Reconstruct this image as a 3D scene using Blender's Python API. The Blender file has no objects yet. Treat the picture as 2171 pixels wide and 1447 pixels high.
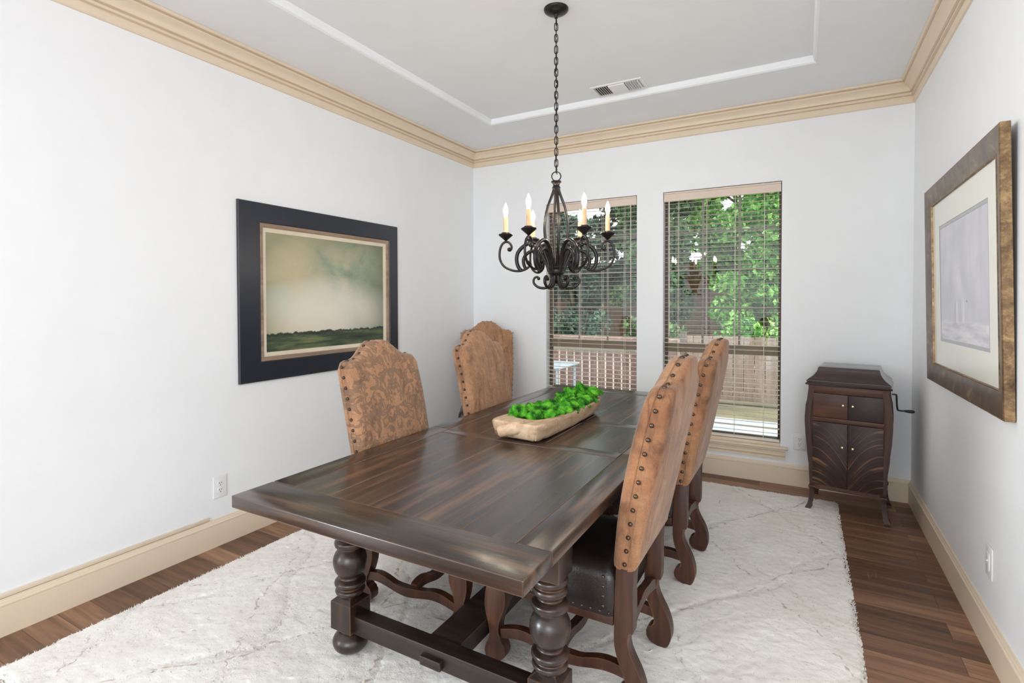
import bpy, bmesh, math, random
import numpy as np
from mathutils import Vector, Matrix
PI = math.pi
S = bpy.context.scene
COL = S.collection

# ------------------------------------------------------------------ camera
F_PX, YAW, PITCH, ROLL, PY = 1107.834, 0.508019, -0.018312, -0.002354, 656.967
CAM = Vector((2.98906, -4.55213, 1.43))
W = 3.66            # room width
ZC = 2.95           # ceiling height
fw = Vector((-math.sin(YAW)*math.cos(PITCH), math.cos(YAW)*math.cos(PITCH), math.sin(PITCH)))
rt = Vector((math.cos(YAW), math.sin(YAW), 0)); up = rt.cross(fw)
r2 = rt*math.cos(ROLL)+up*math.sin(ROLL); u2 = -rt*math.sin(ROLL)+up*math.cos(ROLL)
cd = bpy.data.cameras.new('camera'); cam = bpy.data.objects.new('camera', cd); COL.objects.link(cam)
cd.sensor_fit = 'HORIZONTAL'; cd.sensor_width = 36.0; cd.lens = F_PX*36/2171
cd.shift_y = (PY-723.5)/2171
cd.clip_start = 0.02
M = Matrix(((r2.x, u2.x, -fw.x, CAM.x), (r2.y, u2.y, -fw.y, CAM.y), (r2.z, u2.z, -fw.z, CAM.z), (0, 0, 0, 1)))
cam.matrix_world = M
S.camera = cam

# ------------------------------------------------------------------ light
w = bpy.data.worlds.new('sky'); S.world = w; w.use_nodes = True
nt = w.node_tree; bg = nt.nodes['Background']
bg.inputs[0].default_value = (0.93, 0.97, 1.0, 1); bg.inputs[1].default_value = 2.0
def lamp(name, kind, loc, rot, energy, color=(1, 1, 1), **kw):
    l = bpy.data.lights.new(name, kind); l.energy = energy; l.color = color
    for k, v in kw.items(): setattr(l, k, v)
    o = bpy.data.objects.new(name, l); o.location = loc; o.rotation_euler = rot; COL.objects.link(o); return o
sun = lamp('sun', 'SUN', (5, 2, 9), (0, 0, 0), 9.0, (1, 0.96, 0.88), angle=0.02)
sun.rotation_euler = Vector((0.62, 0.16, 0.77)).to_track_quat('Z', 'Y').to_euler()
# unseen fill lights added to brighten the room, either side behind the camera
for nm_, lx, en in (('fill_light_east', 4.7, 210), ('fill_light_west', -5.6, 960)):
    fill_lamp = lamp(nm_, 'AREA', (lx, -10.5, 2.5), (0, 0, 0), en, (0.91, 0.965, 1.0), shape='RECTANGLE', size=3.8, size_y=3.0)
    fill_lamp.rotation_euler = (fill_lamp.location-Vector((1.9, 0, 1.3))).to_track_quat('Z', 'Y').to_euler()
vs = S.view_settings
S.display_settings.display_device = 'sRGB'
vs.view_transform = 'Standard'; vs.look = 'None'; vs.gamma = 1; vs.use_curve_mapping = False
vs.exposure = 0.18
S.cycles.use_denoising = True
S.cycles.max_bounces = 8; S.cycles.diffuse_bounces = 5; S.cycles.glossy_bounces = 3; S.cycles.transmission_bounces = 3; S.cycles.transparent_max_bounces = 16
S.cycles.use_adaptive_sampling = True; S.cycles.adaptive_threshold = 0.02
S.cycles.sample_clamp_indirect = 6

# ------------------------------------------------------------------ node helpers
def srgb(r, g, b):
    f = lambda c: (c/12.92 if c <= 0.04045 else ((c+0.055)/1.055)**2.4)
    return (f(r/255), f(g/255), f(b/255), 1)
class NT:
    def __init__(s, name):
        s.m = bpy.data.materials.new(name); s.m.use_nodes = True; s.t = s.m.node_tree
        s.b = s.t.nodes['Principled BSDF']; s.out = s.t.nodes['Material Output']
    def n(s, typ, **kw):
        nd = s.t.nodes.new(typ)
        for k, v in kw.items():
            if k.startswith('i_'): nd.inputs[k[2:].replace('_', ' ')].default_value = v
            else: setattr(nd, k, v)
        return nd
    def l(s, a, b): s.t.links.new(a, b)
    def coord(s, which='Object', scale=(1, 1, 1), loc=(0, 0, 0), rot=(0, 0, 0)):
        c = s.n('ShaderNodeTexCoord'); mp = s.n('ShaderNodeMapping')
        mp.inputs['Scale'].default_value = scale; mp.inputs['Location'].default_value = loc; mp.inputs['Rotation'].default_value = rot
        s.l(c.outputs[which], mp.inputs[0]); return mp.outputs[0]
    def noise(s, vec, scale=5, detail=4, rough=0.5, dist=0):
        nd = s.n('ShaderNodeTexNoise'); nd.inputs['Scale'].default_value = scale; nd.inputs['Detail'].default_value = detail
        nd.inputs['Roughness'].default_value = rough; nd.inputs['Distortion'].default_value = dist
        if vec is not None: s.l(vec, nd.inputs['Vector'])
        return nd.outputs['Fac']
    def ramp(s, fac, stops, interp='LINEAR'):
        nd = s.n('ShaderNodeValToRGB'); cr = nd.color_ramp; cr.interpolation = interp
        while len(cr.elements) < len(stops): cr.elements.new(0.5)
        for e, (p, c) in zip(cr.elements, stops): e.position = p; e.color = c if len(c) == 4 else (*c, 1)
        s.l(fac, nd.inputs[0]); return nd.outputs[0]
    def mix(s, fac, a, b, mode='MIX'):
        nd = s.n('ShaderNodeMix', data_type='RGBA', blend_type=mode)
        for i, v in ((0, fac), (6, a), (7, b)):
            if hasattr(v, 'is_output'): s.l(v, nd.inputs[i])
            else: nd.inputs[i].default_value = v
        return nd.outputs[2]
    def math(s, op, a, b=0.0, c=0.0):
        nd = s.n('ShaderNodeMath', operation=op)
        for i, v in ((0, a), (1, b), (2, c)):
            if hasattr(v, 'is_output'): s.l(v, nd.inputs[i])
            else: nd.inputs[i].default_value = v
        return nd.outputs[0]
    def sep(s, v):
        nd = s.n('ShaderNodeSeparateXYZ'); s.l(v, nd.inputs[0]); return nd.outputs
    def comb(s, x, y, z):
        nd = s.n('ShaderNodeCombineXYZ')
        for i, v in enumerate((x, y, z)):
            if hasattr(v, 'is_output'): s.l(v, nd.inputs[i])
            else: nd.inputs[i].default_value = v
        return nd.outputs[0]
    def bump(s, h, strength=0.2, dist=0.01):
        nd = s.n('ShaderNodeBump'); nd.inputs['Strength'].default_value = strength; nd.inputs['Distance'].default_value = dist
        s.l(h, nd.inputs['Height']); s.l(nd.outputs[0], s.b.inputs['Normal'])
    def base(s, c):
        if hasattr(c, 'is_output'): s.l(c, s.b.inputs['Base Color'])
        else: s.b.inputs['Base Color'].default_value = c
    def set(s, **kw):
        for k, v in kw.items():
            i = s.b.inputs[k.replace('_', ' ')]
            if hasattr(v, 'is_output'): s.l(v, i)
            else: i.default_value = v
        return s
def plain(name, c, rough=0.5, metal=0.0, var=0.06, vscale=6, bump=0, bscale=200, **kw):
    t = NT(name); co = t.coord()
    n = t.noise(co, vscale, 3)
    d = tuple(max(0, x*(1-var)) for x in c[:3])+(1,); h = tuple(min(1, x*(1+var)) for x in c[:3])+(1,)
    t.base(t.ramp(n, [(0.3, d), (0.7, h)])); t.set(Roughness=rough, Metallic=metal, **kw)
    if bump: t.bump(t.noise(co, bscale, 2), bump, 0.002)
    return t.m

# ------------------------------------------------------------------ materials
MT = {}
MT['wall'] = plain('wall paint', (0.862, 0.878, 0.90, 1), 0.55, var=0.01, bump=0.06, bscale=350)
MT['ceiling'] = plain('ceiling paint', (0.86, 0.888, 0.918, 1), 0.8, var=0.01, bump=0.06, bscale=300)
MT['trim'] = plain('tan trim paint', srgb(228, 211, 188), 0.4, var=0.02)
MT['white'] = plain('white plastic', (0.82, 0.82, 0.83, 1), 0.35, var=0.01)
MT['slat'] = plain('blind slat', srgb(238, 228, 216), 0.45, var=0.03)
MT['valance'] = plain('blind valance', srgb(220, 203, 188), 0.5, var=0.02)
MT['rail_frame'] = plain('taupe window rail', srgb(138, 122, 106), 0.5, var=0.05)
MT['dark_frame'] = plain('dark window frame', srgb(92, 78, 66), 0.5, var=0.05)
MT['muntin'] = plain('muntin', srgb(150, 148, 142), 0.5, var=0.04)
MT['black'] = plain('black slot', (0.015, 0.015, 0.015, 1), 0.5)
MT['iron'] = plain('dark wrought iron', (0.022, 0.019, 0.018, 1), 0.3, metal=0.5, var=0.4, vscale=30, bump=0.15, bscale=90)
MT['nail'] = plain('nailhead', srgb(92, 76, 66), 0.3, metal=0.85, var=0.3, vscale=40)
MT['leather'] = plain('dark leather', srgb(34, 26, 24), 0.32, var=0.3, vscale=12, bump=0.35, bscale=160)
MT['brass'] = plain('brass knob', srgb(226, 205, 160), 0.25, metal=0.8)
def bulb_mat():
    t = NT('candle bulb'); t.base((1, 0.9, 0.7, 1)); t.b.inputs['Emission Color'].default_value = (1, 0.88, 0.70, 1)
    t.b.inputs['Emission Strength'].default_value = 170; return t.m
MT['bulb'] = bulb_mat()
MT['sleeve'] = plain('candle sleeve', srgb(222, 182, 142), 0.6, var=0.15, vscale=25)

def wood(name, grain, c_dark, c_mid, c_light, rough=0.3, wear=0.0, wear_col=(0.2, 0.11, 0.06, 1), coat=0.0, sc=1.0, lo=.3, mid=.5, hi=.72):
    t = NT(name)
    g = {'x': (2.2, 34, 34), 'y': (34, 2.2, 34), 'z': (34, 34, 2.2)}[grain]
    co = t.coord(scale=tuple(a*sc for a in g)); c2 = t.coord(scale=tuple(a*sc*.22 for a in g)); c3 = t.coord(scale=(3, 3, 3))
    n1 = t.noise(co, 1.0, 6, 0.6, 0.4); n2 = t.noise(c2, 1.0, 4, 0.55, 0.8); n3 = t.noise(c3, 1.2, 3)
    f = t.math('MULTIPLY_ADD', n1, 0.45, t.math('MULTIPLY_ADD', n2, 0.45, t.math('MULTIPLY', n3, 0.12)))
    col = t.ramp(f, [(lo, c_dark), (mid, c_mid), (hi, c_light)])
    if wear:
        bv = t.n('ShaderNodeBevel'); bv.samples = 4; bv.inputs['Radius'].default_value = 0.007
        geo = t.n('ShaderNodeNewGeometry'); dp = t.n('ShaderNodeVectorMath', operation='DOT_PRODUCT')
        t.l(bv.outputs[0], dp.inputs[0]); t.l(geo.outputs['Normal'], dp.inputs[1])
        e = t.math('SUBTRACT', 1.0, dp.outputs['Value'])
        e = t.math('MULTIPLY', e, t.math('MULTIPLY', t.noise(t.coord(scale=(9, 9, 9)), 1.5, 5, 0.7), 7*wear))
        e = t.math('MINIMUM', t.math('MAXIMUM', e, 0.0), 1.0)
        col = t.mix(e, col, wear_col)
    t.base(col)
    t.set(Roughness=t.math('MULTIPLY_ADD', n2, 0.25, rough-0.1), Coat_Weight=coat, Coat_Roughness=0.18)
    t.bump(n1, 0.06, 0.002)
    return t.m
TD, TM, TL = srgb(18, 12, 10), srgb(42, 28, 22), srgb(118, 84, 60)
MT['table_y'] = wood('table wood lengthwise', 'y', TD, TM, TL, 0.26, 0.9, srgb(150, 112, 84), coat=0.5, lo=.38, mid=.52, hi=.68)
MT['table_x'] = wood('table wood crosswise', 'x', TD, srgb(50, 35, 27), TL, 0.26, 0.9, srgb(150, 112, 84), coat=0.5, lo=.38, mid=.52, hi=.68)
MT['table_leg'] = wood('table leg wood', 'z', srgb(15, 10, 8), srgb(34, 23, 18), srgb(70, 47, 34), 0.3, 0.6, srgb(140, 95, 66), coat=0.2)
MT['stretcher'] = wood('table stretcher wood', 'x', srgb(20, 15, 12), srgb(38, 28, 23), srgb(62, 46, 37), 0.4, 0.5, srgb(120, 88, 64))
MT['chair_wood'] = wood('chair frame wood', 'z', srgb(30, 15, 9), srgb(62, 34, 21), srgb(98, 60, 39), 0.38, 0.25, srgb(140, 98, 70))
MT['phono'] = wood('phonograph oak', 'z', srgb(30, 16, 12), srgb(58, 34, 25), srgb(96, 62, 42), 0.48, 0.25, srgb(110, 66, 44), sc=.7)
MT['phono_x'] = wood('phonograph oak rails', 'x', srgb(36, 16, 11), srgb(74, 42, 29), srgb(112, 72, 48), 0.45, 0.25, srgb(110, 66, 44), sc=.7)
MT['phono_dark'] = wood('phonograph dark door', 'x', srgb(36, 26, 24), srgb(48, 36, 33), srgb(58, 44, 40), 0.45)
MT['phono_lid'] = wood('phonograph lid', 'x', srgb(34, 20, 18), srgb(52, 33, 28), srgb(74, 50, 42), 0.22, coat=0.5)
def door_mat(side):
    # oak with arched ray-fleck figure, mirrored on the two doors
    t = NT('phonograph figured door %d' % side); co = t.coord()
    x, y, z = t.sep(co)
    xx = t.math('MULTIPLY', x, float(side))
    xo = t.math('ADD', xx, .10); wv = t.noise(t.coord(scale=(4, 4, 4)), 1.0, 2)
    arch = t.math('ADD', t.math('ADD', z, t.math('MULTIPLY', wv, .05)), t.math('MULTIPLY', t.math('MULTIPLY', xo, xo), 5.0))
    v = t.comb(t.math('MULTIPLY', xx, 2.0), 0.0, t.math('MULTIPLY', arch, 62.0))
    n = t.noise(v, 1.0, 4, 0.55, 0.3)
    big = t.noise(t.coord(scale=(7, 7, 7)), 1.0, 3)
    f = t.math('MULTIPLY', n, t.math('MULTIPLY_ADD', big, 0.5, 0.80))
    t.base(t.ramp(f, [(0.34, srgb(34, 17, 12)), (0.57, srgb(52, 30, 21)), (0.61, srgb(66, 40, 28)), (0.66, srgb(122, 88, 62))]))
    t.set(Roughness=0.48); return t.m
MT['door_l'] = door_mat(1); MT['door_r'] = door_mat(-1)

def velour(name, damask):
    t = NT(name); co = t.coord(); x, y, z = t.sep(co)
    ay = t.math('ABSOLUTE', y)
    p = t.comb(0.0, ay, z)
    fine = t.noise(t.coord(scale=(1, 1, 1)), 160, 3, 0.7); mott = t.noise(co, 7, 4, 0.6, 0.6)
    basec = t.ramp(mott, [(0.3, srgb(104, 68, 44)), (0.5, srgb(140, 96, 64)), (0.7, srgb(164, 121, 86))])
    if damask > .2: basec = t.mix(.6, basec, srgb(198, 152, 116))
    sp = t.ramp(fine, [(0.35, (0.78, 0.76, 0.74, 1)), (0.65, (1.08, 1.06, 1.04, 1))])
    basec = t.mix(0.8, basec, sp, 'MULTIPLY')
    n1 = t.noise(p, 13, 2, 0.5, 2.2); n2 = t.noise(p, 30, 2, 0.5, 1.0)
    f = t.math('MULTIPLY_ADD', n2, 0.35, t.math('MULTIPLY', n1, 0.8))
    pat = t.ramp(f, [(0.545, (0, 0, 0, 1)), (0.575, (1, 1, 1, 1)), (0.70, (0.8, 0.8, 0.8, 1)), (0.72, (0.2, 0.2, 0.2, 1))])
    rgb = t.n('ShaderNodeRGBToBW'); t.l(pat, rgb.inputs[0])
    basec = t.mix(t.math('MULTIPLY', rgb.outputs[0], damask), basec, srgb(122, 96, 76))
    # crushed streaks of the pile, running down the back
    st = t.noise(t.coord(scale=(15, 15, 3.2)), 1.0, 5, 0.68, 1.2)
    basec = t.mix(0.8*(1-damask*.5), basec, t.ramp(st, [(0.36, (0.5, 0.43, 0.37, 1)), (0.48, (0.95, 0.95, 0.95, 1)), (0.62, (1.15, 1.14, 1.12, 1))]), 'MULTIPLY')
    t.base(basec); t.set(Roughness=0.9, Sheen_Weight=0.25, Sheen_Roughness=0.5)
    t.b.inputs['Sheen Tint'].default_value = (1, 0.9, 0.8, 1)
    t.bump(t.math('ADD', t.math('MULTIPLY', fine, .4), st), 0.55, 0.006); return t.m
MT['damask'] = velour('damask velour', 0.8)
MT['velour'] = velour('crushed velour', 0.12)
MT['velour_soft'] = velour('velour faint figure', 0.35)

def floor_mat():
    t = NT('plank floor'); co = t.coord()
    br = t.n('ShaderNodeTexBrick'); t.l(co, br.inputs['Vector'])
    br.offset = 0.37; br.offset_frequency = 2
    for k, v in (('Scale', 1.0), ('Mortar Size', 0.0012), ('Mortar Smooth', 0.2), ('Brick Width', 1.35), ('Row Height', 0.125), ('Bias', 0.0)): br.inputs[k].default_value = v
    br.inputs['Color1'].default_value = (0, 0, 0, 1); br.inputs['Color2'].default_value = (1, 1, 1, 1); br.inputs['Mortar'].default_value = (.5, .5, .5, 1)
    bw = t.n('ShaderNodeRGBToBW'); t.l(br.outputs['Color'], bw.inputs[0])
    off = t.n('ShaderNodeVectorMath', operation='ADD'); t.l(co, off.inputs[0])
    t.l(t.comb(t.math('MULTIPLY', bw.outputs[0], 7.0), t.math('MULTIPLY', bw.outputs[0], 3.0), 0.0), off.inputs[1])
    mp = t.n('ShaderNodeMapping'); mp.inputs['Scale'].default_value = (1.6, 26, 1); t.l(off.outputs[0], mp.inputs[0])
    n = t.noise(mp.outputs[0], 1.0, 6, 0.62, 0.6)
    f = t.math('MULTIPLY_ADD', n, 0.75, t.math('MULTIPLY', bw.outputs[0], 0.26))
    col = t.ramp(f, [(0.28, srgb(80, 56, 42)), (0.48, srgb(122, 89, 68)), (0.62, srgb(150, 113, 87)), (0.78, srgb(180, 146, 116))])
    # pale saw marks across the boards
    sw = t.noise(t.coord(scale=(60, 3.5, 1)), 1.0, 2, 0.5); sm = t.noise(t.coord(scale=(3, 3, 3)), 1.0, 2)
    s1 = t.ramp(sw, [(0.68, (0, 0, 0, 1)), (0.74, (1, 1, 1, 1))]); s2 = t.ramp(sm, [(0.5, (0, 0, 0, 1)), (0.62, (1, 1, 1, 1))])
    b1 = t.n('ShaderNodeRGBToBW'); t.l(t.mix(1.0, s1, s2, 'MULTIPLY'), b1.inputs[0])
    col = t.mix(t.math('MULTIPLY', b1.outputs[0], 0.4), col, srgb(170, 132, 102))
    col = t.mix(t.math('MULTIPLY', br.outputs['Fac'], 0.7), col, srgb(40, 26, 20))
    t.base(col); t.set(Roughness=t.math('MULTIPLY_ADD', n, 0.3, 0.3)); t.bump(n, 0.12, 0.003); return t.m
MT['floor'] = floor_mat()
def rug_mat():
    t = NT('shag rug'); co = t.coord(); x, y, z = t.sep(co)
    wob = t.noise(co, 2.3, 3, 0.6); wob2 = t.noise(t.coord(loc=(7, 3, 0)), 2.3, 3, 0.6)
    wb = t.noise(co, 22, 2, .6)
    xs = t.math('ADD', x, t.math('ADD', t.math('MULTIPLY', wob, 0.22), t.math('MULTIPLY', wb, 0.05)))
    ys = t.math('ADD', y, t.math('ADD', t.math('MULTIPLY', wob2, 0.22), t.math('MULTIPLY', wb, 0.05)))
    def lines(sgn):
        d = t.math('ADD', t.math('MULTIPLY', xs, 1.35), t.math('MULTIPLY', ys, sgn*0.95))
        fr = t.math('ABSOLUTE', t.math('SUBTRACT', t.math('FRACT', d), 0.5))
        return t.ramp(fr, [(0.0, (1, 1, 1, 1)), (0.004, (1, 1, 1, 1)), (0.011, (0, 0, 0, 1))])
    ln = t.mix(1.0, lines(1), lines(-1), 'LIGHTEN')
    brk = t.ramp(t.noise(co, 26, 3, .6), [(0.47, (0, 0, 0, 1)), (0.6, (1, 1, 1, 1))])
    b = t.n('ShaderNodeRGBToBW'); t.l(t.mix(1.0, ln, brk, 'MULTIPLY'), b.inputs[0])
    mott = t.noise(co, 3, 4, .6)
    col = t.ramp(mott, [(0.3, srgb(239, 234, 225)), (0.6, srgb(250, 247, 241))])
    fl = t.ramp(t.noise(t.coord(scale=(50, 110, 38), rot=(0, 0, .5)), 1.0, 2, .5), [(0.66, (0, 0, 0, 1)), (0.74, (1, 1, 1, 1))])
    fb = t.n('ShaderNodeRGBToBW'); t.l(fl, fb.inputs[0])
    col = t.mix(t.math('MULTIPLY', fb.outputs[0], 0.55), col, srgb(176, 152, 124))
    col = t.mix(t.math('MULTIPLY', b.outputs[0], 0.6), col, srgb(158, 128, 98))
    t.base(col); t.set(Roughness=0.95, Sheen_Weight=0.2)
    t.bump(t.math('ADD', t.noise(co, 75, 3, .7), t.math('MULTIPLY', t.noise(co, 22, 2), 1.0)), 0.3, 0.007); return t.m
MT['rug'] = rug_mat()
def bowl_mat():
    t = NT('pale carved wood'); co = t.coord(scale=(22, 3, 22)); n = t.noise(co, 1.0, 5, .6, .8); c2 = t.coord(); n2 = t.noise(c2, 14, 4, .6, 1.2)
    f = t.math('MULTIPLY_ADD', n, 0.6, t.math('MULTIPLY', n2, 0.4))
    t.base(t.ramp(f, [(0.30, srgb(138, 104, 76)), (0.42, srgb(196, 162, 128)), (0.6, srgb(226, 198, 166))])); t.set(Roughness=0.7); t.bump(f, .4, .004); return t.m
MT['bowl'] = bowl_mat()
def moss_mat():
    t = NT('green moss'); co = t.coord(); n = t.noise(co, 24, 3); n2 = t.noise(co, 230, 2, .7)
    t.base(t.mix(0.5, t.ramp(n, [(0.36, srgb(30, 96, 10)), (0.5, srgb(78, 180, 28)), (0.64, srgb(136, 228, 66))]), t.ramp(n2, [(0.35, (.45, .5, .4, 1)), (0.6, (1.1, 1.1, 1.0, 1))]), 'MULTIPLY'))
    t.set(Roughness=0.9); t.bump(n2, 1.0, .006); return t.m
MT['moss'] = moss_mat()

# ------------------------------------------------------------------ mesh helpers
def new_obj(name, mesh, mat=None, parent=None, smooth=None):
    o = bpy.data.objects.new(name, mesh); COL.objects.link(o)
    if mat is not None: mesh.materials.append(mat)
    if parent is not None: o.parent = parent
    if smooth is not None:
        for p in mesh.polygons: p.use_smooth = True
        mesh.set_sharp_from_angle(angle=math.radians(smooth))
    return o
class MB:
    def __init__(s): s.bm = bmesh.new()
    def box(s, x0, x1, y0, y1, z0, z1, bev=0.0, seg=2, mtx=None):
        r = bmesh.ops.create_cube(s.bm, size=1.0); vs_ = r['verts']
        for v in vs_:
            v.co = Vector((x0+(v.co.x+.5)*(x1-x0), y0+(v.co.y+.5)*(y1-y0), z0+(v.co.z+.5)*(z1-z0)))
            if mtx is not None: v.co = mtx @ v.co
        if bev:
            es = list({e for v in vs_ for e in v.link_edges})
            bmesh.ops.bevel(s.bm, geom=es, offset=bev, segments=seg, profile=0.5, affect='EDGES')
        return s
    def rings(s, rings, cap=True, closed=True):
        """rings: lists of equal length of points; skins them, optional caps."""
        rv = [[s.bm.verts.new(p) for p in r] for r in rings]
        n = len(rv[0])
        for a, b in zip(rv, rv[1:]):
            for i in range(n if closed else n-1):
                j = (i+1) % n
                try: s.bm.faces.new((a[i], a[j], b[j], b[i]))
                except ValueError: pass
        if cap:
            for r in (rv[0][::-1], rv[-1]):
                try: s.bm.faces.new(r)
                except ValueError: pass
        return s
    def lathe(s, prof, cx=0, cy=0, n=28, axis='z', cz=0):
        rs = []
        for z, r in prof:
            ring = []
            for i in range(n):
                a = 2*PI*i/n
                if axis == 'z': ring.append((cx+r*math.cos(a), cy+r*math.sin(a), z))
                elif axis == 'y': ring.append((cx+r*math.cos(a), z, cz+r*math.sin(a)))
                else: ring.append((z, cy+r*math.cos(a), cz+r*math.sin(a)))
            rs.append(ring)
        return s.rings(rs)
    def tube(s, pts, rad, n=10, cap=True, flat=1.0):
        pts = [Vector(p) for p in pts]; N = len(pts)
        rads = rad if hasattr(rad, '__len__') else [rad]*N
        T = [(pts[min(i+1, N-1)]-pts[max(i-1, 0)]).normalized() for i in range(N)]
        ref = Vector((0, 0, 1)) if abs(T[0].z) < .9 else Vector((1, 0, 0))
        nrm = (ref-T[0]*ref.dot(T[0])).normalized(); rs = []
        for i in range(N):
            nrm = (nrm-T[i]*nrm.dot(T[i])).normalized(); b = T[i].cross(nrm)
            rs.append([pts[i]+(nrm*math.cos(2*PI*k/n)+b*math.sin(2*PI*k/n)*flat)*rads[i] for k in range(n)])
        return s.rings(rs, cap)
    def prism(s, poly, a0, a1, plane='xz', bev=0.0):
        """extrude a 2D outline along the missing axis."""
        def P(p, a):
            if plane == 'xz': return Vector((p[0], a, p[1]))
            if plane == 'yz': return Vector((a, p[0], p[1]))
            return Vector((p[0], p[1], a))
        A = [s.bm.verts.new(P(p, a0)) for p in poly]; B = [s.bm.verts.new(P(p, a1)) for p in poly]; n = len(poly)
        fs = [s.bm.faces.new(A), s.bm.faces.new(B[::-1])]
        for i in range(n):
            fs.append(s.bm.faces.new((A[i], B[i], B[(i+1) % n], A[(i+1) % n])))
        if bev:
            es = list(set(fs[0].edges) | set(fs[1].edges))
            bmesh.ops.bevel(s.bm, geom=es, offset=bev, segments=2, profile=.5, affect='EDGES')
        return s
    def sphere(s, c, r, sc=(1, 1, 1), u=16, v=10):
        res = bmesh.ops.create_uvsphere(s.bm, u_segments=u, v_segments=v, radius=1.0)
        for q in res['verts']: q.co = Vector((c[0]+q.co.x*r*sc[0], c[1]+q.co.y*r*sc[1], c[2]+q.co.z*r*sc[2]))
        return s
    def build(s, name, mat, parent=None, smooth=35):
        bmesh.ops.recalc_face_normals(s.bm, faces=s.bm.faces[:])
        me = bpy.data.meshes.new(name); s.bm.to_mesh(me); s.bm.free()
        return new_obj(name, me, mat, parent, smooth)
def spline(pts, n=8):
    """Catmull-Rom through the points."""
    P = [Vector(p) for p in pts]; P = [P[0]*2-P[1]]+P+[P[-1]*2-P[-2]]; out = []
    for i in range(1, len(P)-2):
        for k in range(n):
            t = k/n; a, b, c, d = P[i-1:i+3]
            out.append(0.5*((2*b)+(c-a)*t+(2*a-5*b+4*c-d)*t*t+(3*b-a-3*c+d)*t**3))
    out.append(P[-2]); return out
def spline2(pts, n=6): return [(v.x, v.y) for v in spline([(p[0], p[1], 0) for p in pts], n)]
def tag(o, label=None, cat=None, group=None, kind=None):
    if label: o['label'] = label
    if cat: o['category'] = cat
    if group: o['group'] = group
    if kind: o['kind'] = kind
    return o
def empty(name, loc, rz=0, label=None, cat=None, group=None):
    o = bpy.data.objects.new(name, None); COL.objects.link(o); o.location = loc; o.rotation_euler = (0, 0, rz); o.empty_display_size = .1
    return tag(o, label, cat, group)
def copy_tree(o, parent=None):
    c = o.copy(); COL.objects.link(c)
    if parent is not None: c.parent = parent
    for ch in list(o.children): copy_tree(ch, c)
    return c
def struct(o, label, cat): return tag(o, label, cat, None, 'structure')

# ------------------------------------------------------------------ room shell
YB = -7.2           # the room runs on behind the camera
b = MB(); b.box(-.2, W+.2, -4.95, .16, -.12, 0.0); b.box(-2.6, W+2.6, YB, -4.95, -.12, 0.0); b.box(W+.2, W+2.6, -4.95, -4.0, -.12, 0)
fl = b.build('floor', MT['floor'], smooth=None); struct(fl, 'dark brown wood plank floor around the pale rug', 'floor')
# back wall with two openings
W1 = (0.832, 1.711, 0.30, 2.350); W2 = (1.938, 2.842, 0.30, 2.350); TH = 0.13
b = MB()
for x0, x1, z0, z1 in ((-.2, W1[0], 0, 3.1), (W1[1], W2[0], 0, 3.1), (W2[1], W+.2, 0, 3.1), (W1[0], W1[1], 0, W1[2]), (W1[0], W1[1], W1[3], 3.1), (W2[0], W2[1], 0, W2[2]), (W2[0], W2[1], W2[3], 3.1)):
    b.box(x0, x1, 0, TH, z0, z1)
bmesh.ops.remove_doubles(b.bm, verts=b.bm.verts[:], dist=1e-5)
struct(b.build('wall_back', MT['wall'], smooth=None), 'white far wall holding the two windows', 'wall')
b = MB(); b.box(-.2, 0, -4.95, 0, 0, 3.1); struct(b.build('wall_left', MT['wall'], smooth=None), 'long white wall behind the landscape painting', 'wall')
RW_END = -4.0
b = MB(); b.box(W, W+.2, RW_END, 0, 0, 3.1); struct(b.build('wall_right', MT['wall'], smooth=None), 'white wall carrying the gold framed print', 'wall')
# ceiling with a shallow tray
TX0, TX1, TY0, TY1, TZ = 0.605, 3.055, -4.6, -0.645, 2.995
b = MB()
for x0, x1, y0, y1 in ((-.2, TX0, -4.95, .0), (-2.6, TX0, YB, -4.95), (TX1, W+.2, RW_END, .0), (TX1, W+2.6, YB, RW_END), (TX0, TX1, TY1, .0), (TX0, TX1, YB, TY0)): b.box(x0, x1, y0, y1, ZC, 3.12)
b.box(TX0, TX1, TY0, TY1, TZ, 3.12)
def cove(pa, pb, inn):   # rounded tray lip
    pa, pb, inn = Vector(pa), Vector(pb), Vector(inn); rs = []
    for e in (pa, pb):
        d = (pb-pa).normalized()
        rs.append([e+Vector((0, 0, ZC-.001)), e+inn*.012+Vector((0, 0, ZC+.006)), e+inn*.018+Vector((0, 0, ZC+.022)), e+inn*.022+Vector((0, 0, TZ+.002)), e+Vector((0, 0, TZ+.002))])
    b.rings(rs)
cove((TX0, TY0, 0), (TX0, TY1, 0), (1, 0, 0)); cove((TX1, TY0, 0), (TX1, TY1, 0), (-1, 0, 0)); cove((TX0, TY1, 0), (TX1, TY1, 0), (0, -1, 0))
struct(b.build('ceiling', MT['ceiling'], smooth=None), 'white ceiling with a shallow recessed tray', 'ceiling')

# crown moulding, baseboards: profile (distance from wall, z)
def run_profile(prof, p0, p1, inward, mitre0=0, mitre1=0):
    """sweep a profile along p0->p1; mitre = +1 shortens with distance from the wall."""
    b_ = MB(); p0, p1, inn = Vector(p0), Vector(p1), Vector(inward); d = (p1-p0).normalized()
    b_.rings([[p0+inn*o+d*o*mitre0+Vector((0, 0, z)) for o, z in prof], [p1+inn*o-d*o*mitre1+Vector((0, 0, z)) for o, z in prof]]); return b_
CR = [(0, 2.795), (.010, 2.797), (.014, 2.803), (.014, 2.836), (.006, 2.839), (.006, 2.845), (.024, 2.849), (.024, 2.859), (.013, 2.862), (.013, 2.868), (.034, 2.872), (.036, 2.882), (.042, 2.894), (.054, 2.906), (.066, 2.912), (.074, 2.916), (.074, 2.922), (.062, 2.925), (.062, 2.931), (.084, 2.934), (.089, 2.939), (.090, 2.949), (0, 2.949)]
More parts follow.
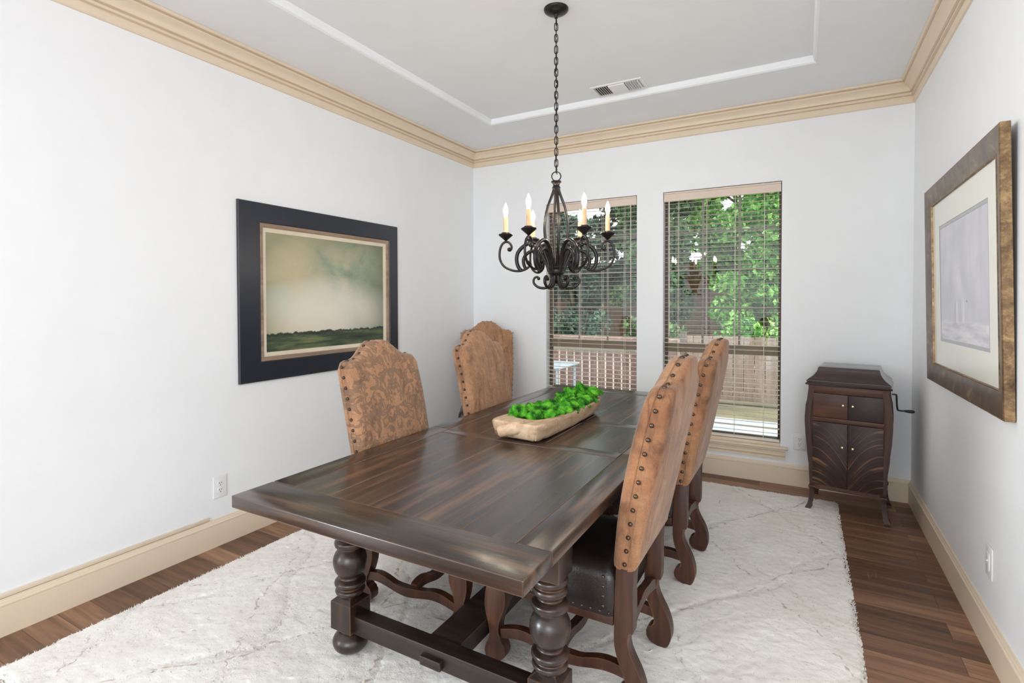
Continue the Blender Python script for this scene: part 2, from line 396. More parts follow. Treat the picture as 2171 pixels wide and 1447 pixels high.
for nm, p0, p1, inn, m0, m1 in (('left', (0, -4.95, 0), (0, 0, 0), (1, 0, 0), 0, 1), ('back', (0, 0, 0), (W, 0, 0), (0, -1, 0), 1, 1), ('right', (W, 0, 0), (W, RW_END, 0), (-1, 0, 0), 1, 0)):
    o = run_profile(CR, p0, p1, inn, m0, m1).build('trim_crown_'+nm, MT['trim'], smooth=25); struct(o, 'tan stepped crown moulding along the %s wall' % nm, 'crown moulding')
BB = [(0, 0), (.016, 0), (.016, .128), (.0185, .131), (.0185, .137), (.013, .141), (.012, .147), (.008, .152), (.006, .160), (0, .161)]
for nm, p0, p1, inn, m0, m1 in (('left', (0, -4.95, 0), (0, 0, 0), (1, 0, 0), 0, 1), ('back', (0, 0, 0), (W, 0, 0), (0, -1, 0), 1, 1), ('right', (W, 0, 0), (W, RW_END, 0), (-1, 0, 0), 1, 0)):
    o = run_profile(BB, p0, p1, inn, m0, m1).build('baseboard_'+nm, MT['trim'], smooth=25); struct(o, 'tall tan baseboard along the %s wall' % nm, 'baseboard')
b = MB(); b.box(.0, .012, -4.95, -2.79, .163, .183, .004)
struct(b.build('trim_1', MT['trim'], smooth=30), 'thin pale strip lying on top of the baseboard left of the table', 'trim')

# windows
def make_window(n, x0, x1, z0, z1, word):
    root = empty('window_%d' % n, ((x0+x1)/2, .1, z0)); struct(root, '%s double-hung window with dark frame and grid' % word, 'window')
    def loc(b_): 
        for v in b_.bm.verts: v.co -= Vector(((x0+x1)/2, .1, z0))
        return b_
    b = MB(); fwid = .022
    b.box(x0, x0+fwid, .078, .128, z0, z1, .003); b.box(x1-fwid, x1, .078, .128, z0, z1, .003)
    b.box(x0+fwid, x1-fwid, .078, .128, z1-fwid, z1, .003); b.box(x0+fwid, x1-fwid, .078, .128, z0, z0+.035, .003)
    loc(b).build('window_frame', MT['dark_frame'], root, 30)
    b = MB(); b.box(x0+fwid, x1-fwid, .083, .118, .982, 1.045, .004); b.box(x0+fwid, x1-fwid, .079, .1, 1.04, 1.058, .003)
    loc(b).build('meeting_rail', MT['rail_frame'], root, 30)
    b = MB(); g0, g1 = x0+fwid, x1-fwid
    for k in (1, 2):
        x = g0+(g1-g0)*k/3; b.box(x-.0085, x+.0085, .098, .108, 1.04, z1-fwid, .002)
    for k in (1, 2, 3):
        z = 1.04+(z1-fwid-1.04)*k/4; b.box(g0, g1, .099, .107, z-.0065, z+.0065, .002)
    loc(b).build('muntin_grid', MT['muntin'], root, 30)
    t = NT('window glass %d' % n); tr = t.n('ShaderNodeBsdfTransparent'); gl = t.n('ShaderNodeBsdfGlossy'); mx = t.n('ShaderNodeMixShader'); fr = t.n('ShaderNodeFresnel')
    fr.inputs['IOR'].default_value = 1.5; gl.inputs['Roughness'].default_value = .02; tr.inputs[0].default_value = (.93, .96, .95, 1)
    t.l(fr.outputs[0], mx.inputs[0]); t.l(tr.outputs[0], mx.inputs[1]); t.l(gl.outputs[0], mx.inputs[2]); t.l(mx.outputs[0], t.out.inputs[0]); t.t.nodes.remove(t.b)
    b = MB(); b.box(g0, g1, .1025, .1045, z0+.03, z1-fwid); loc(b).build('glass_pane', t.m, root, None)
    # stool and stepped apron, reveal sill
    b = MB(); b.box(x0+.0005, x1-.0005, -.004, .08, z0-.02, z0+.012, .003); b.box(x0-.05, x1+.052, -.045, .001, .272, .292, .006, 3)
    loc(b).build('window_stool', MT['trim'], root, 30)
    b = MB(); px0, px1 = x0-.035, x1+.034
    prof = [(0, .272), (-.034, .272), (-.034, .262), (-.026, .254), (-.022, .236), (-.026, .232), (-.026, .224), (-.016, .216), (-.014, .206), (-.018, .202), (-.018, .194), (0, .192)]
    b.rings([[(px0, o, z) for o, z in prof], [(px1, o, z) for o, z in prof]]); loc(b).build('window_apron', MT['trim'], root, 25)
    return root
make_window(1, *W1, 'narrower view'); make_window(2, *W2, 'wider view')
bpy.data.objects['window_1']['label'] = 'window behind the chandelier, dark frame, foliage outside'
bpy.data.objects['window_2']['label'] = 'window nearer the phonograph cabinet with tan sill and apron'

def make_blind(x0, x1, label, wand_left):
    zt, zb = 2.344, .315
    root = empty('window_blind', ((x0+x1)/2, .035, zb), 0, label, 'window blind', 'slatted window blinds')
    O = Vector(((x0+x1)/2, .035, zb))
    def loc(b_):
        for v in b_.bm.verts: v.co -= O
        return b_
    xa, xb = x0+.006, x1-.006
    b = MB(); b.rings([[(x, y, z) for y, z in ((.0, zt), (.0, zt-.012), (.006, zt-.016), (.006, zt-.072), (.012, zt-.076), (.02, zt-.076), (.02, zt))] for x in (xa, xb)])
    loc(b).build('valance', MT['valance'], root, 30)
    b = MB(); b.box(xa+.01, xb-.01, .022, .065, zt-.05, zt, .003); loc(b).build('headrail', MT['slat'], root, 30)
    b = MB(); z = zt-.095; k = 0; rr = random.Random(5)
    while z > zb+.03:
        dz = rr.uniform(-.0008, .0008); tl = rr.uniform(-.0025, .0025)
        b.rings([[(x, .017, z+dz-tl), (x, .026, z+dz+.0020-tl*.4), (x, .036, z+dz+.0026), (x, .046, z+dz+.0020+tl*.4), (x, .055, z+dz+tl), (x, .046, z+dz-.0006+tl*.4), (x, .036, z+dz), (x, .026, z+dz-.0006-tl*.4)] for x in (xa+.002, xb-.002)])
        z -= .0382; k += 1
    loc(b).build('slats', MT['slat'], root, 40)
    b = MB(); b.box(xa, xb, .012, .062, zb, zb+.016, .004); loc(b).build('bottom_rail', MT['slat'], root, 30)
    wd = xb-xa
    for f in (.13, .385, .63, .87):
        for y in (.0165, .0555): b = MB(); b.tube([(xa+wd*f, y, zb+.01), (xa+wd*f, y, zt-.06)], .0013, 5); loc(b).build('ladder_cord', MT['slat'], root, 60)
    b = MB(); xw = xa+.045 if wand_left else xb-.05
    b.tube([(xw, .004, zt-.07), (xw, .0035, zt-.3), (xw+.002, .003, 1.12)], .0032, 7); loc(b).build('tilt_wand', MT['slat'], root, 60)
    return root
make_blind(W1[0], W1[1], 'off-white slatted blind in the window behind the chandelier', False)
make_blind(W2[0], W2[1], 'off-white slatted blind in the window nearer the phonograph cabinet', True)

# ------------------------------------------------------------------ rug
def hash_noise(x, y, s, seed=0):
    """smooth value noise"""
    rng = np.random.RandomState(seed); g = rng.rand(256, 256)
    X, Y = x*s, y*s; xi, yi = np.floor(X).astype(int), np.floor(Y).astype(int); fx, fy = X-xi, Y-yi
    fx, fy = fx*fx*(3-2*fx), fy*fy*(3-2*fy)
    G = lambda a, c: g[a % 256, c % 256]
    return (G(xi, yi)*(1-fx)+G(xi+1, yi)*fx)*(1-fy)+(G(xi, yi+1)*(1-fx)+G(xi+1, yi+1)*fx)*fy
RX0, RX1, RY0, RY1 = .275, 3.205, -3.79, -.275
def make_rug():
    nx, ny = 300, 360
    gx, gy = np.meshgrid(np.linspace(0, 1, nx), np.linspace(0, 1, ny), indexing='ij')
    x = RX0+gx*(RX1-RX0); y = RY0+gy*(RY1-RY0)
    e = np.minimum(np.minimum(gx, 1-gx)*(RX1-RX0), np.minimum(gy, 1-gy)*(RY1-RY0))
    jit = (hash_noise(x, y, 55, 1)-.5)*.016+(hash_noise(x, y, 9, 2)-.5)*.02
    x2 = x+jit; y2 = y+(hash_noise(x, y, 55, 3)-.5)*.016+(hash_noise(x, y, 8, 4)-.5)*.02
    z = .0145+.003*hash_noise(x, y, 30, 5)+.003*hash_noise(x, y, 75, 6)+.004*hash_noise(x, y, 7, 7)
    # woven diamond channels
    wx = x+.22*hash_noise(x, y, 2.3, 8); wy = y+.22*hash_noise(x, y, 2.3, 9)
    for sg in (1, -1):
        d = np.abs(((wx*1.35+sg*wy*.95) % 1)-.5); z -= .004*np.exp(-(d/.03)**2)
    z *= np.clip(e/.018, 0, 1)**.5; z = np.maximum(z, .001)
    co = np.stack([x2, y2, z], -1).reshape(-1, 3)
    idx = np.arange(nx*ny).reshape(nx, ny)
    f = np.stack([idx[:-1, :-1], idx[1:, :-1], idx[1:, 1:], idx[:-1, 1:]], -1).reshape(-1, 4)
    # short tufts standing out of the pile
    rng = np.random.RandomState(3); N = 120000
    tx = rng.uniform(RX0+.004, RX1-.004, N); ty = rng.uniform(RY0+.004, RY1-.004, N)
    ne = 5000; side = rng.randint(0, 4, ne); u = rng.rand(ne)
    ex = np.where(side == 0, RX0, np.where(side == 1, RX1, RX0+u*(RX1-RX0)))+rng.uniform(-.006, .006, ne); ey = np.where(side == 2, RY0, np.where(side == 3, RY1, RY0+u*(RY1-RY0)))+rng.uniform(-.006, .006, ne)
    tx = np.r_[tx, ex]; ty = np.r_[ty, ey]; N = len(tx)
    base_z = np.r_[np.full(N-ne, .012), np.full(ne, .001)]
    a = rng.uniform(0, 2*PI, N); h = rng.uniform(.006, .011, N); lean = rng.uniform(0, .009, N); wd = rng.uniform(.0018, .0036, N); la = rng.uniform(0, 2*PI, N)
    ca, sa = np.cos(a)*wd, np.sin(a)*wd
    tip = np.stack([tx+np.cos(la)*lean, ty+np.sin(la)*lean, base_z+h], -1)
    p = [np.stack([tx+ca*np.cos(q)-sa*np.sin(q), ty+ca*np.sin(q)+sa*np.cos(q), base_z], -1) for q in (0, 2.09, 4.19)]
    tv = np.stack(p+[tip], 1).reshape(-1, 3); o = len(co)+np.arange(N)*4
    tf = np.concatenate([np.stack([o+i, o+j, o+3], -1) for i, j in ((0, 1), (1, 2), (2, 0))])
    me = bpy.data.meshes.new('rug'); me.from_pydata(np.r_[co, tv].tolist(), [], f.tolist()+tf.tolist())
    o = new_obj('rug', me, MT['rug'], None)
    for q in me.polygons: q.use_smooth = True
    return tag(o, 'thick cream shag rug with faint brown diamond lines under the table', 'rug')
make_rug()

# ------------------------------------------------------------------ dining table
TC = Vector((1.84, -2.10, 0)); HX, HY = .571, 1.36
def make_table():
    root = empty('dining_table', TC, 0, 'long dark-stained trestle dining table with turned legs on the rug', 'table')
    z0, z1 = .718, .760; g = .0012
    def board(name, x0, x1, y0, y1, mat, par=root, bev=.0025):
        b = MB(); b.box(x0+g, x1-g, y0+g, y1-g, z0, z1, bev, 3); return b.build(name, mat, par, 35)
    sw, bw, cw = .11, .165, .075; ly = .23
    for sgn in (-1, 1):
        ya, yb = sgn*ly, sgn*HY
        lo, hi = min(ya, yb), max(ya, yb)
        # field planks of the panel in one mesh
        f0, f1 = (lo+bw, hi-cw) if sgn < 0 else (lo+cw, hi-bw)
        b = MB(); n = 5; wd = (2*HX-2*sw)/n
        for k in range(n): b.box(-HX+sw+k*wd+.0003, -HX+sw+(k+1)*wd-.0003, f0+g, f1-g, z0, z1-.0015, .0008, 1)
        p = b.build('tabletop_panel', MT['table_y'], root, 35)
        for x0, x1 in ((-HX, -HX+sw), (HX-sw, HX)): board('side_rail', x0, x1, f0 if sgn < 0 else lo, hi if sgn < 0 else f1, MT['table_y'], root, .003)
        e0, e1 = (lo, f0) if sgn < 0 else (f1, hi); board('breadboard_end', -HX, HX, e0, e1, MT['table_x'], root, .003)
        c0, c1 = (f1, hi) if sgn < 0 else (lo, f0); board('cross_rail', -HX+sw, HX-sw, c0, c1, MT['table_x'])
    b = MB(); n = 5; wd = (2*HX-2*sw)/n
    for k in range(n): b.box(-HX+sw+k*wd+.0003, -HX+sw+(k+1)*wd-.0003, -ly+g, ly-g, z0, z1-.0015, .0008, 1)
    for s_ in (-1, 1): b.box(min(s_*HX, s_*(HX-sw))+g, max(s_*HX, s_*(HX-sw))-g, -ly+g, ly-g, z0, z1, .005)
    b.build('extension_leaf', MT['table_y'], root, 35)
    LY, LX = .94, .445
    for s_ in (-1, 1):
        b = MB(); b.box(s_*LX-.018, s_*LX+.018, -LY+.05, LY-.05, .60, z0, .003); b.build('apron', MT['table_leg'], root, 35)
        b = MB(); b.box(-LX+.05, LX-.05, s_*LY-.018, s_*LY+.018, .60, z0, .003); b.build('apron', MT['table_leg'], root, 35)
    prof = [(.022, .03), (.026, .048), (.04, .064), (.06, .071), (.08, .066), (.098, .05), (.106, .04), (.112, .04)]
    prof2 = [(.248, .044), (.254, .05), (.262, .058), (.272, .058), (.279, .05), (.285, .052), (.294, .061), (.305, .061), (.313, .052), (.318, .043), (.328, .043), (.336, .052), (.35, .060), (.37, .066), (.39, .067), (.41, .062), (.425, .053), (.436, .044), (.44, .044), (.445, .057), (.455, .061), (.466, .060), (.474, .05), (.478, .042), (.486, .042), (.492, .052), (.502, .058), (.513, .056), (.519, .05), (.524, .052), (.533, .058), (.543, .057), (.55, .05), (.556, .045)]
    def dense(pr): return [(max(p[0], 0), p[1]) for p in spline2(pr, 4)]
    for sx in (-1, 1):
        for sy in (-1, 1):
            x, y = sx*LX, sy*LY; b = MB()
            b.lathe(dense(prof), x, y, 36); b.lathe(dense(prof2), x, y, 36)
            hb = .054
            rings = []
            for z, r in ((.108, hb-.014), (.118, hb), (.228, hb), (.250, hb-.026)): rings.append([(x-r, y-r, z), (x+r, y-r, z), (x+r, y+r, z), (x-r, y+r, z)])
            b.rings(rings)
            b.box(x-.056, x+.056, y-.056, y+.056, .553, z0, .004)
            b.build('leg', MT['table_leg'], root, 32)
    for s_ in (-1, 1):
        b = MB(); b.box(-LX+.05, LX-.05, s_*LY-.033, s_*LY+.033, .112, .182, .004); b.build('end_stretcher', MT['stretcher'], root, 35)
    b = MB(); b.box(-.068, .068, -LY+.035, LY-.035, .108, .176, .004); b.build('long_stretcher', MT['stretcher'], root, 35)
    for s_ in (-1, 1):
        b = MB(); b.box(-.045, .045, s_*(LY+.045)-.012, s_*(LY+.045)+.012, .125, .158, .003); b.build('tenon', MT['stretcher'], root, 35)
    return root
make_table()

# ------------------------------------------------------------------ dining chairs
def back_mesh():
    """upholstered camel-back; faces +x. returns (slab MB, nail MB)"""
    zb = .515
    def top(s): # s in -1..1, serpentine crest
        a = abs(s); t = min(max((a-.12)/.62, 0), 1); return 1.228-.084*(t*t*(3-2*t))-.012*max(0, (a-.8)/.2)**2
    def half(v): return .240+.008*math.sin(min(v/.8, 1)*PI*.5)-.006*max(0, (.25-v)/.25)
    def xf(z): # front face position (rake)
        t = (z-.5)/.73; return -.222-.05*t-.105*t*t
    def thick(z): t = (z-.5)/.73; return .082+.022*math.sin(min(max(t, 0), 1)*PI)
    NU, NV = 22, 30
    def pt(i, j, d, ins):
        s = -1+2*i/NU; v = j/NV; zt = top(s)
        # ins : inset of outline
        z = (zb+ins)+v*((zt-ins)-(zb+ins)); y = s*(half(v)-ins)
        if v > .9:  # soften the shoulder corners
            c = max(0, abs(s)-.86)/.14; z -= c*c*.03*(v-.9)/.1
        t = thick(z); xc = xf(z)-t/2
        sh = (1-abs(s)**5)*(1-abs(2*v-1)**7)
        return Vector((xc+d*t*.5+(0.016*sh if d > 0 else -0.014*sh)*(1 if abs(d) > .8 else 0), y, z))
    b = MB(); bm = b.bm
    def grid(d, ins): return [[bm.verts.new(pt(i, j, d, ins)) for j in range(NV+1)] for i in range(NU+1)]
    A = grid(1, .016); B = grid(-1, .016)
    for i in range(NU):
        for j in range(NV):
            bm.faces.new((A[i][j], A[i+1][j], A[i+1][j+1], A[i][j+1])); bm.faces.new((B[i][j], B[i][j+1], B[i+1][j+1], B[i+1][j]))
    bidx = [(i, 0) for i in range(NU)]+[(NU, j) for j in range(NV)]+[(i, NV) for i in range(NU, 0, -1)]+[(0, j) for j in range(NV, 0, -1)]
    loops = [[A[i][j] for i, j in bidx]]
    for d, ins in ((.86, .005), (.62, 0.0), (.3, -.002), (.27, .0015), (-.27, .0015), (-.3, -.002), (-.62, 0), (-.86, .005)):
        loops.append([bm.verts.new(pt(i, j, d, ins)) for i, j in bidx])
    loops.append([B[i][j] for i, j in bidx])
    n = len(bidx)
    for a, c in zip(loops, loops[1:]):
        for k in range(n): bm.faces.new((a[k], a[(k+1) % n], c[(k+1) % n], c[k]))
    # nailheads along sides and crest
    nb = []
    def nail(p, nrm):
        q = Vector((0, 0, 1)).rotation_difference(nrm).to_matrix().to_4x4(); q.translation = p; nb.append(q)
    for s in (-1, 1):
        for k in range(13):
            z = .535+k*(1.118-.535)/12; v = (z-zb)/(1.13-zb); t = thick(z)
            nail(Vector((xf(z)-t/2, s*(half(v)+.0005), z)), Vector((0, s, 0)))
    for k in range(1, 12):
        s = -1+2*k/12; ds = .02; z = top(s); nrm = Vector((0, -(top(s+ds)-top(s-ds)), 2*ds*.24)).normalized()
        nail(Vector((xf(z)-thick(z)/2, s*half(1), z)), nrm)
    return b, nb
REAR = [(-.236, .56), (-.230, .42), (-.226, .285), (-.230, .225), (-.248, .17), (-.264, .135), (-.266, .105), (-.252, .098), (-.238, .084), (-.232, .066), (-.236, .048), (-.247, .034), (-.262, .026), (-.285, .02), (-.312, .02), (-.328, .045), (-.334, .075), (-.331, .115), (-.316, .16), (-.292, .205), (-.279, .235), (-.274, .272), (-.282, .296), (-.294, .304), (-.294, .45), (-.296, .56)]
FRONT = [(.222, .37), (.216, .33), (.208, .285), (.212, .24), (.228, .20), (.238, .16), (.236, .125), (.222, .10), (.210, .078), (.212, .050), (.226, .034), (.246, .024), (.278, .02), (.296, .03), (.300, .055), (.294, .08), (.282, .105), (.278, .13), (.284, .165), (.294, .20), (.300, .24), (.296, .29), (.284, .33), (.282, .37)]
def wave_poly(x0, x1, zc, th, amp, n=40, cyc=1.0, arch=0.0):
    topp, bot = [], []
    for k in range(n+1):
        u = k/n; x = x0+u*(x1-x0)
        dz = amp*math.sin(u*2*PI*cyc+.4)+arch*math.sin(PI*u)
        topp.append((x, zc+dz+th*(.5+.18*abs(math.sin(u*3*PI))))); bot.append((x, zc+dz-th*.5))
    return topp+bot[::-1]
PARTS = {}
def chair_parts():
    b, nb = back_mesh(); d = bpy.data.meshes
    def mesh(bb, name, mat, sm):
        o = bb.build(name, mat, None, sm); me = o.data; bpy.data.objects.remove(o); return me
    PARTS['back'] = mesh(b, 'backrest', None, 50); PARTS['nails'] = nb
    nm_ = MB(); nm_.lathe([(-.001, .0080), (.001, .0080), (.0035, .0068), (.0052, .0043), (.0058, .001)], 0, 0, 10); PARTS['nail'] = mesh(nm_, 'nailhead', MT['nail'], 60)
    # seat: leather box cushion with a domed top
    sb = MB(); rings = []
    for z, ins in ((.335, .004), (.34, 0), (.40, -.003), (.462, -.002), (.482, .004), (.498, .016), (.508, .04), (.514, .09)):
        ring = []; hx0, hx1, hy = -.235+ins, .285-ins, .231-ins; r = .035
        for cx, cy, a0 in ((hx1-r, hy-r, 0), (hx0+r, hy-r, PI/2), (hx0+r, -hy+r, PI), (hx1-r, -hy+r, 1.5*PI)):
            for k in range(6): a = a0+k*PI/10; ring.append((cx+r*math.cos(a), cy+r*math.sin(a), z))
        rings.append(ring)
    sb.rings(rings); PARTS['seat'] = mesh(sb, 'seat', MT['leather'], 60)
    sn = []
    def snail(p, nrm, sc):
        q = Vector((0, 0, 1)).rotation_difference(Vector(nrm)).to_matrix().to_4x4() @ Matrix.Scale(sc, 4); q.translation = p; sn.append(q)
    for s in (-1, 1):
        for k in range(15): snail((-.21+k*.033, s*.230, .349), (0, s, 0), .6)
        for k in range(4): snail((-.19, s*.232, .370+k*.034), (0, s, 0), .8)
    for k in range(14): snail((.284, -.20+k*.031, .349), (1, 0, 0), .6)
    PARTS['seat_nails'] = sn
    fb = MB(); fb.box(-.222, .272, -.218, .218, .30, .345, .004); PARTS['rail'] = mesh(fb, 'seat_rail', MT['chair_wood'], 35)
    for s, nm in ((-1, 'a'), (1, 'b')):
        y0, y1 = (s*.224, s*.176); lb = MB(); lb.prism(spline2(REAR+[REAR[0]], 3)[:-1], min(y0, y1), max(y0, y1), 'xz', .004); PARTS['rear'+nm] = mesh(lb, 'leg', MT['chair_wood'], 40)
        lb = MB(); lb.prism(spline2(FRONT+[FRONT[0]], 3)[:-1], min(y0, y1), max(y0, y1), 'xz', .004); PARTS['front'+nm] = mesh(lb, 'leg', MT['chair_wood'], 40)
        wb = MB(); wb.prism(wave_poly(-.27, .235, .138, .034, .012, 40, 1.5), s*.200-.016, s*.200+.016, 'xz', .003); PARTS['side'+nm] = mesh(wb, 'side_stretcher', MT['chair_wood'], 40)
    cb = MB(); cb.prism(wave_poly(-.19, .19, .14, .032, .01, 40, 1.5), -.025, .01, 'yz', .003); PARTS['cross'] = mesh(cb, 'cross_stretcher', MT['chair_wood'], 40)
    cb = MB(); cb.prism(wave_poly(-.178, .178, .275, .036, 0.0, 40, 1, .035), -.275, -.245, 'yz', .003); PARTS['rear_arch'] = mesh(cb, 'rear_stretcher', MT['chair_wood'], 40)
    cb = MB(); cb.prism(wave_poly(-.178, .178, .215, .04, 0.0, 40, 1, .035), .24, .268, 'yz', .003); PARTS['front_arch'] = mesh(cb, 'front_stretcher', MT['chair_wood'], 40)
chair_parts()
def make_chair(fabric, seat_seen=False):
    root = empty('dining_chair', (0, 0, 0))
    me = PARTS['back'].copy(); me.materials.clear(); me.materials.append(fabric)
    def add(name, me_, par=root): o = bpy.data.objects.new(name, me_); COL.objects.link(o); o.parent = par; return o
    bk = add('backrest', me); st = add('seat', PARTS['seat']); add('seat_rail', PARTS['rail'])
    for q in PARTS['nails']: add('nailhead', PARTS['nail'], bk).matrix_local = q
    for q in (PARTS['seat_nails'] if seat_seen else ()): add('seat_nailhead', PARTS['nail'], st).matrix_local = q
    for k in ('reara', 'rearb', 'fronta', 'frontb'): add('leg', PARTS[k])
    for k in ('sidea', 'sideb'): add('side_stretcher', PARTS[k])
    add('cross_stretcher', PARTS['cross']); add('rear_stretcher', PARTS['rear_arch']); add('front_stretcher', PARTS['front_arch'])
    return root
def place(o, x, y, rz, label):
    o.location = (x, y, 0); o.rotation_euler = (0, 0, rz); tag(o, label, 'chair', 'tan velour nailhead dining chairs')
    return o
c1 = make_chair(MT['damask']); place(c1, 1.48, -2.55, math.radians(0), 'tan nailhead chair with strong damask pattern, its back overlapping the landscape painting')
c2 = make_chair(MT['velour_soft']); place(c2, 1.475, -1.61, 0, 'tan mottled chair tucked at the table side, in front of the corner chair')
c3 = make_chair(MT['velour'], True); place(c3, 2.20, -2.60, PI, 'nearest tan velour chair, its nailhead edge and back to the camera, dark leather seat showing')
c4 = copy_tree(c3); place(c4, 2.20, -1.668, PI, 'tan velour chair standing between the nearest chair and the window by the phonograph')
c5 = copy_tree(c2); place(c5, .525, -.60, math.radians(-59), 'tan chair standing alone in the far corner, away from the table')

# ------------------------------------------------------------------ dough bowl and moss
def make_bowl():
    L, Wd, H = .90, .265, .088
    root_loc = (1.828, -1.945, .762); rz = math.radians(-5)
    def ring(z, l0, l1, wn, wf, n=64, pn=16, pf=3.2):
        out = []
        for k in range(n):
            a = 2*PI*k/n; c, s = math.cos(a), math.sin(a); pw = pn if s < 0 else pf
            u = math.copysign(abs(c)**(2/pw), c); v = math.copysign(abs(s)**(2/pw), s)
            f = (v*.5+.5); hw = wn+(wf-wn)*max(0, f-.25)/.75
            out.append((u*hw*.5, l0+(l1-l0)*f, z))
        return out
    rr = random.Random(2); b = MB()
    h = H
    rs = [ring(.0, -.405, .37, .215, .14), ring(.008, -.425, .39, .235, .16), ring(.026, -.436, .41, .256, .178), ring(.055, -.443, .428, .272, .192), ring(.080, -.446, .437, .281, .20), ring(h, -.440, .432, .272, .192), ring(h+.001, -.355, .385, .226, .150, pn=3.5), ring(h-.02, -.335, .37, .205, .13, pn=3), ring(.03, -.30, .32, .15, .09, pn=3), ring(.022, -.2, .2, .05, .04, pn=3)]
    for q_, r in enumerate(rs[:5]):
        for i, p in enumerate(r):
            q = rr.uniform(-.0016, .0016)*(1 if q_ < 4 else .4); r[i] = (p[0]+q, p[1]+rr.uniform(-.0016, .0016)*(1 if q_ < 4 else .4), p[2]+(rr.uniform(-.0015, .003) if p[2] > .02 else abs(rr.uniform(0, .006))))
    b.rings(rs)
    o = b.build('dough_bowl', MT['bowl'], None, 40); o.location = root_loc; o.rotation_euler = (0, 0, rz)
    tag(o, 'long pale hand-carved wooden dough bowl on the table holding moss', 'bowl')
    kb = MB()
    kb.tube(spline([(.035, -.41, .066), (-.01, -.447, .058), (-.05, -.478, .046), (-.062, -.488, .042)], 5), [.030, .031, .032, .032, .032, .031, .030, .029, .028, .027, .026, .025, .023, .020, .017, .013], 14)
    kb.build('knob', MT['bowl'], o, 60)
    kn = MB(); kn.sphere((-.063, -.4885, .0415), .0115, (1, .55, 1.1)); kn.build('knot', plain('dark knot', srgb(122, 92, 70), .8, var=.2), o, 60)
    # moss
    me = bpy.data.meshes.new('moss'); V, Fc = [], []
    rng = np.random.RandomState(11)
    ico = bmesh.new(); bmesh.ops.create_icosphere(ico, subdivisions=4, radius=1.0)
    iv = np.array([v.co[:] for v in ico.verts]); fi = np.array([[v.index for v in f.verts] for f in ico.faces]); ico.free()
    clumps = []
    for k in range(27):
        f = (k+.5)/27; y = -.285+.63*f+rng.uniform(-.012, .012); hw = (.098-.03*f); x = ((k % 3)-1)*hw*.72+rng.uniform(-.012, .012)
        clumps.append((x, y, .082+rng.uniform(-.004, .022), rng.uniform(.030, .052)))
    clumps += [(-.03, .325, .128, .048), (.045, .345, .122, .046), (-.05, .22, .125, .042), (.085, .13, .086, .030), (.10, -.02, .084, .026)]
    for (x, y, z, r) in clumps:
        sc = np.array([rng.uniform(.8, 1.25), rng.uniform(.8, 1.3), rng.uniform(.6, .95)])*r
        fr = rng.uniform(1.6, 2.6); ph = rng.uniform(0, 6, 3)
        bump = 1+.24*np.sin(iv[:, 0]*fr*2+ph[0])*np.sin(iv[:, 1]*fr*2+ph[1])+.18*np.sin(iv[:, 2]*fr*2.6+ph[2]+iv[:, 0]*4)
        bump += .035*rng.randn(len(iv))
        p = iv*bump[:, None]*sc+np.array([x, y, z])
        p[:, 2] = np.maximum(p[:, 2], .03); o0 = sum(len(a) for a in V); V.append(p); Fc.append(fi+o0)
        # fuzzy sprigs
        N = 500; ids = rng.randint(0, len(iv), N); base = p[ids]; nrm = iv[ids]
        t1 = np.cross(nrm, [0.3, .5, .8]); t1 /= np.linalg.norm(t1, axis=1)[:, None]+1e-9
        tip = base+nrm*rng.uniform(.004, .009, N)[:, None]+rng.uniform(-.004, .004, (N, 3))
        q = np.stack([base-t1*.0014, base+t1*.0014, tip], 1).reshape(-1, 3); o0 = sum(len(a) for a in V); V.append(q); Fc.append(np.arange(3*N).reshape(-1, 3)+o0)
    vv = np.concatenate(V); ff = np.concatenate(Fc)
    me.from_pydata(vv.tolist(), [], ff.tolist())
    m = new_obj('moss', me, MT['moss']); m.location = root_loc; m.rotation_euler = (0, 0, rz)
    for q in me.polygons: q.use_smooth = True
    tag(m, 'mound of bright green preserved moss filling the wooden bowl', 'moss', None, 'stuff')
make_bowl()

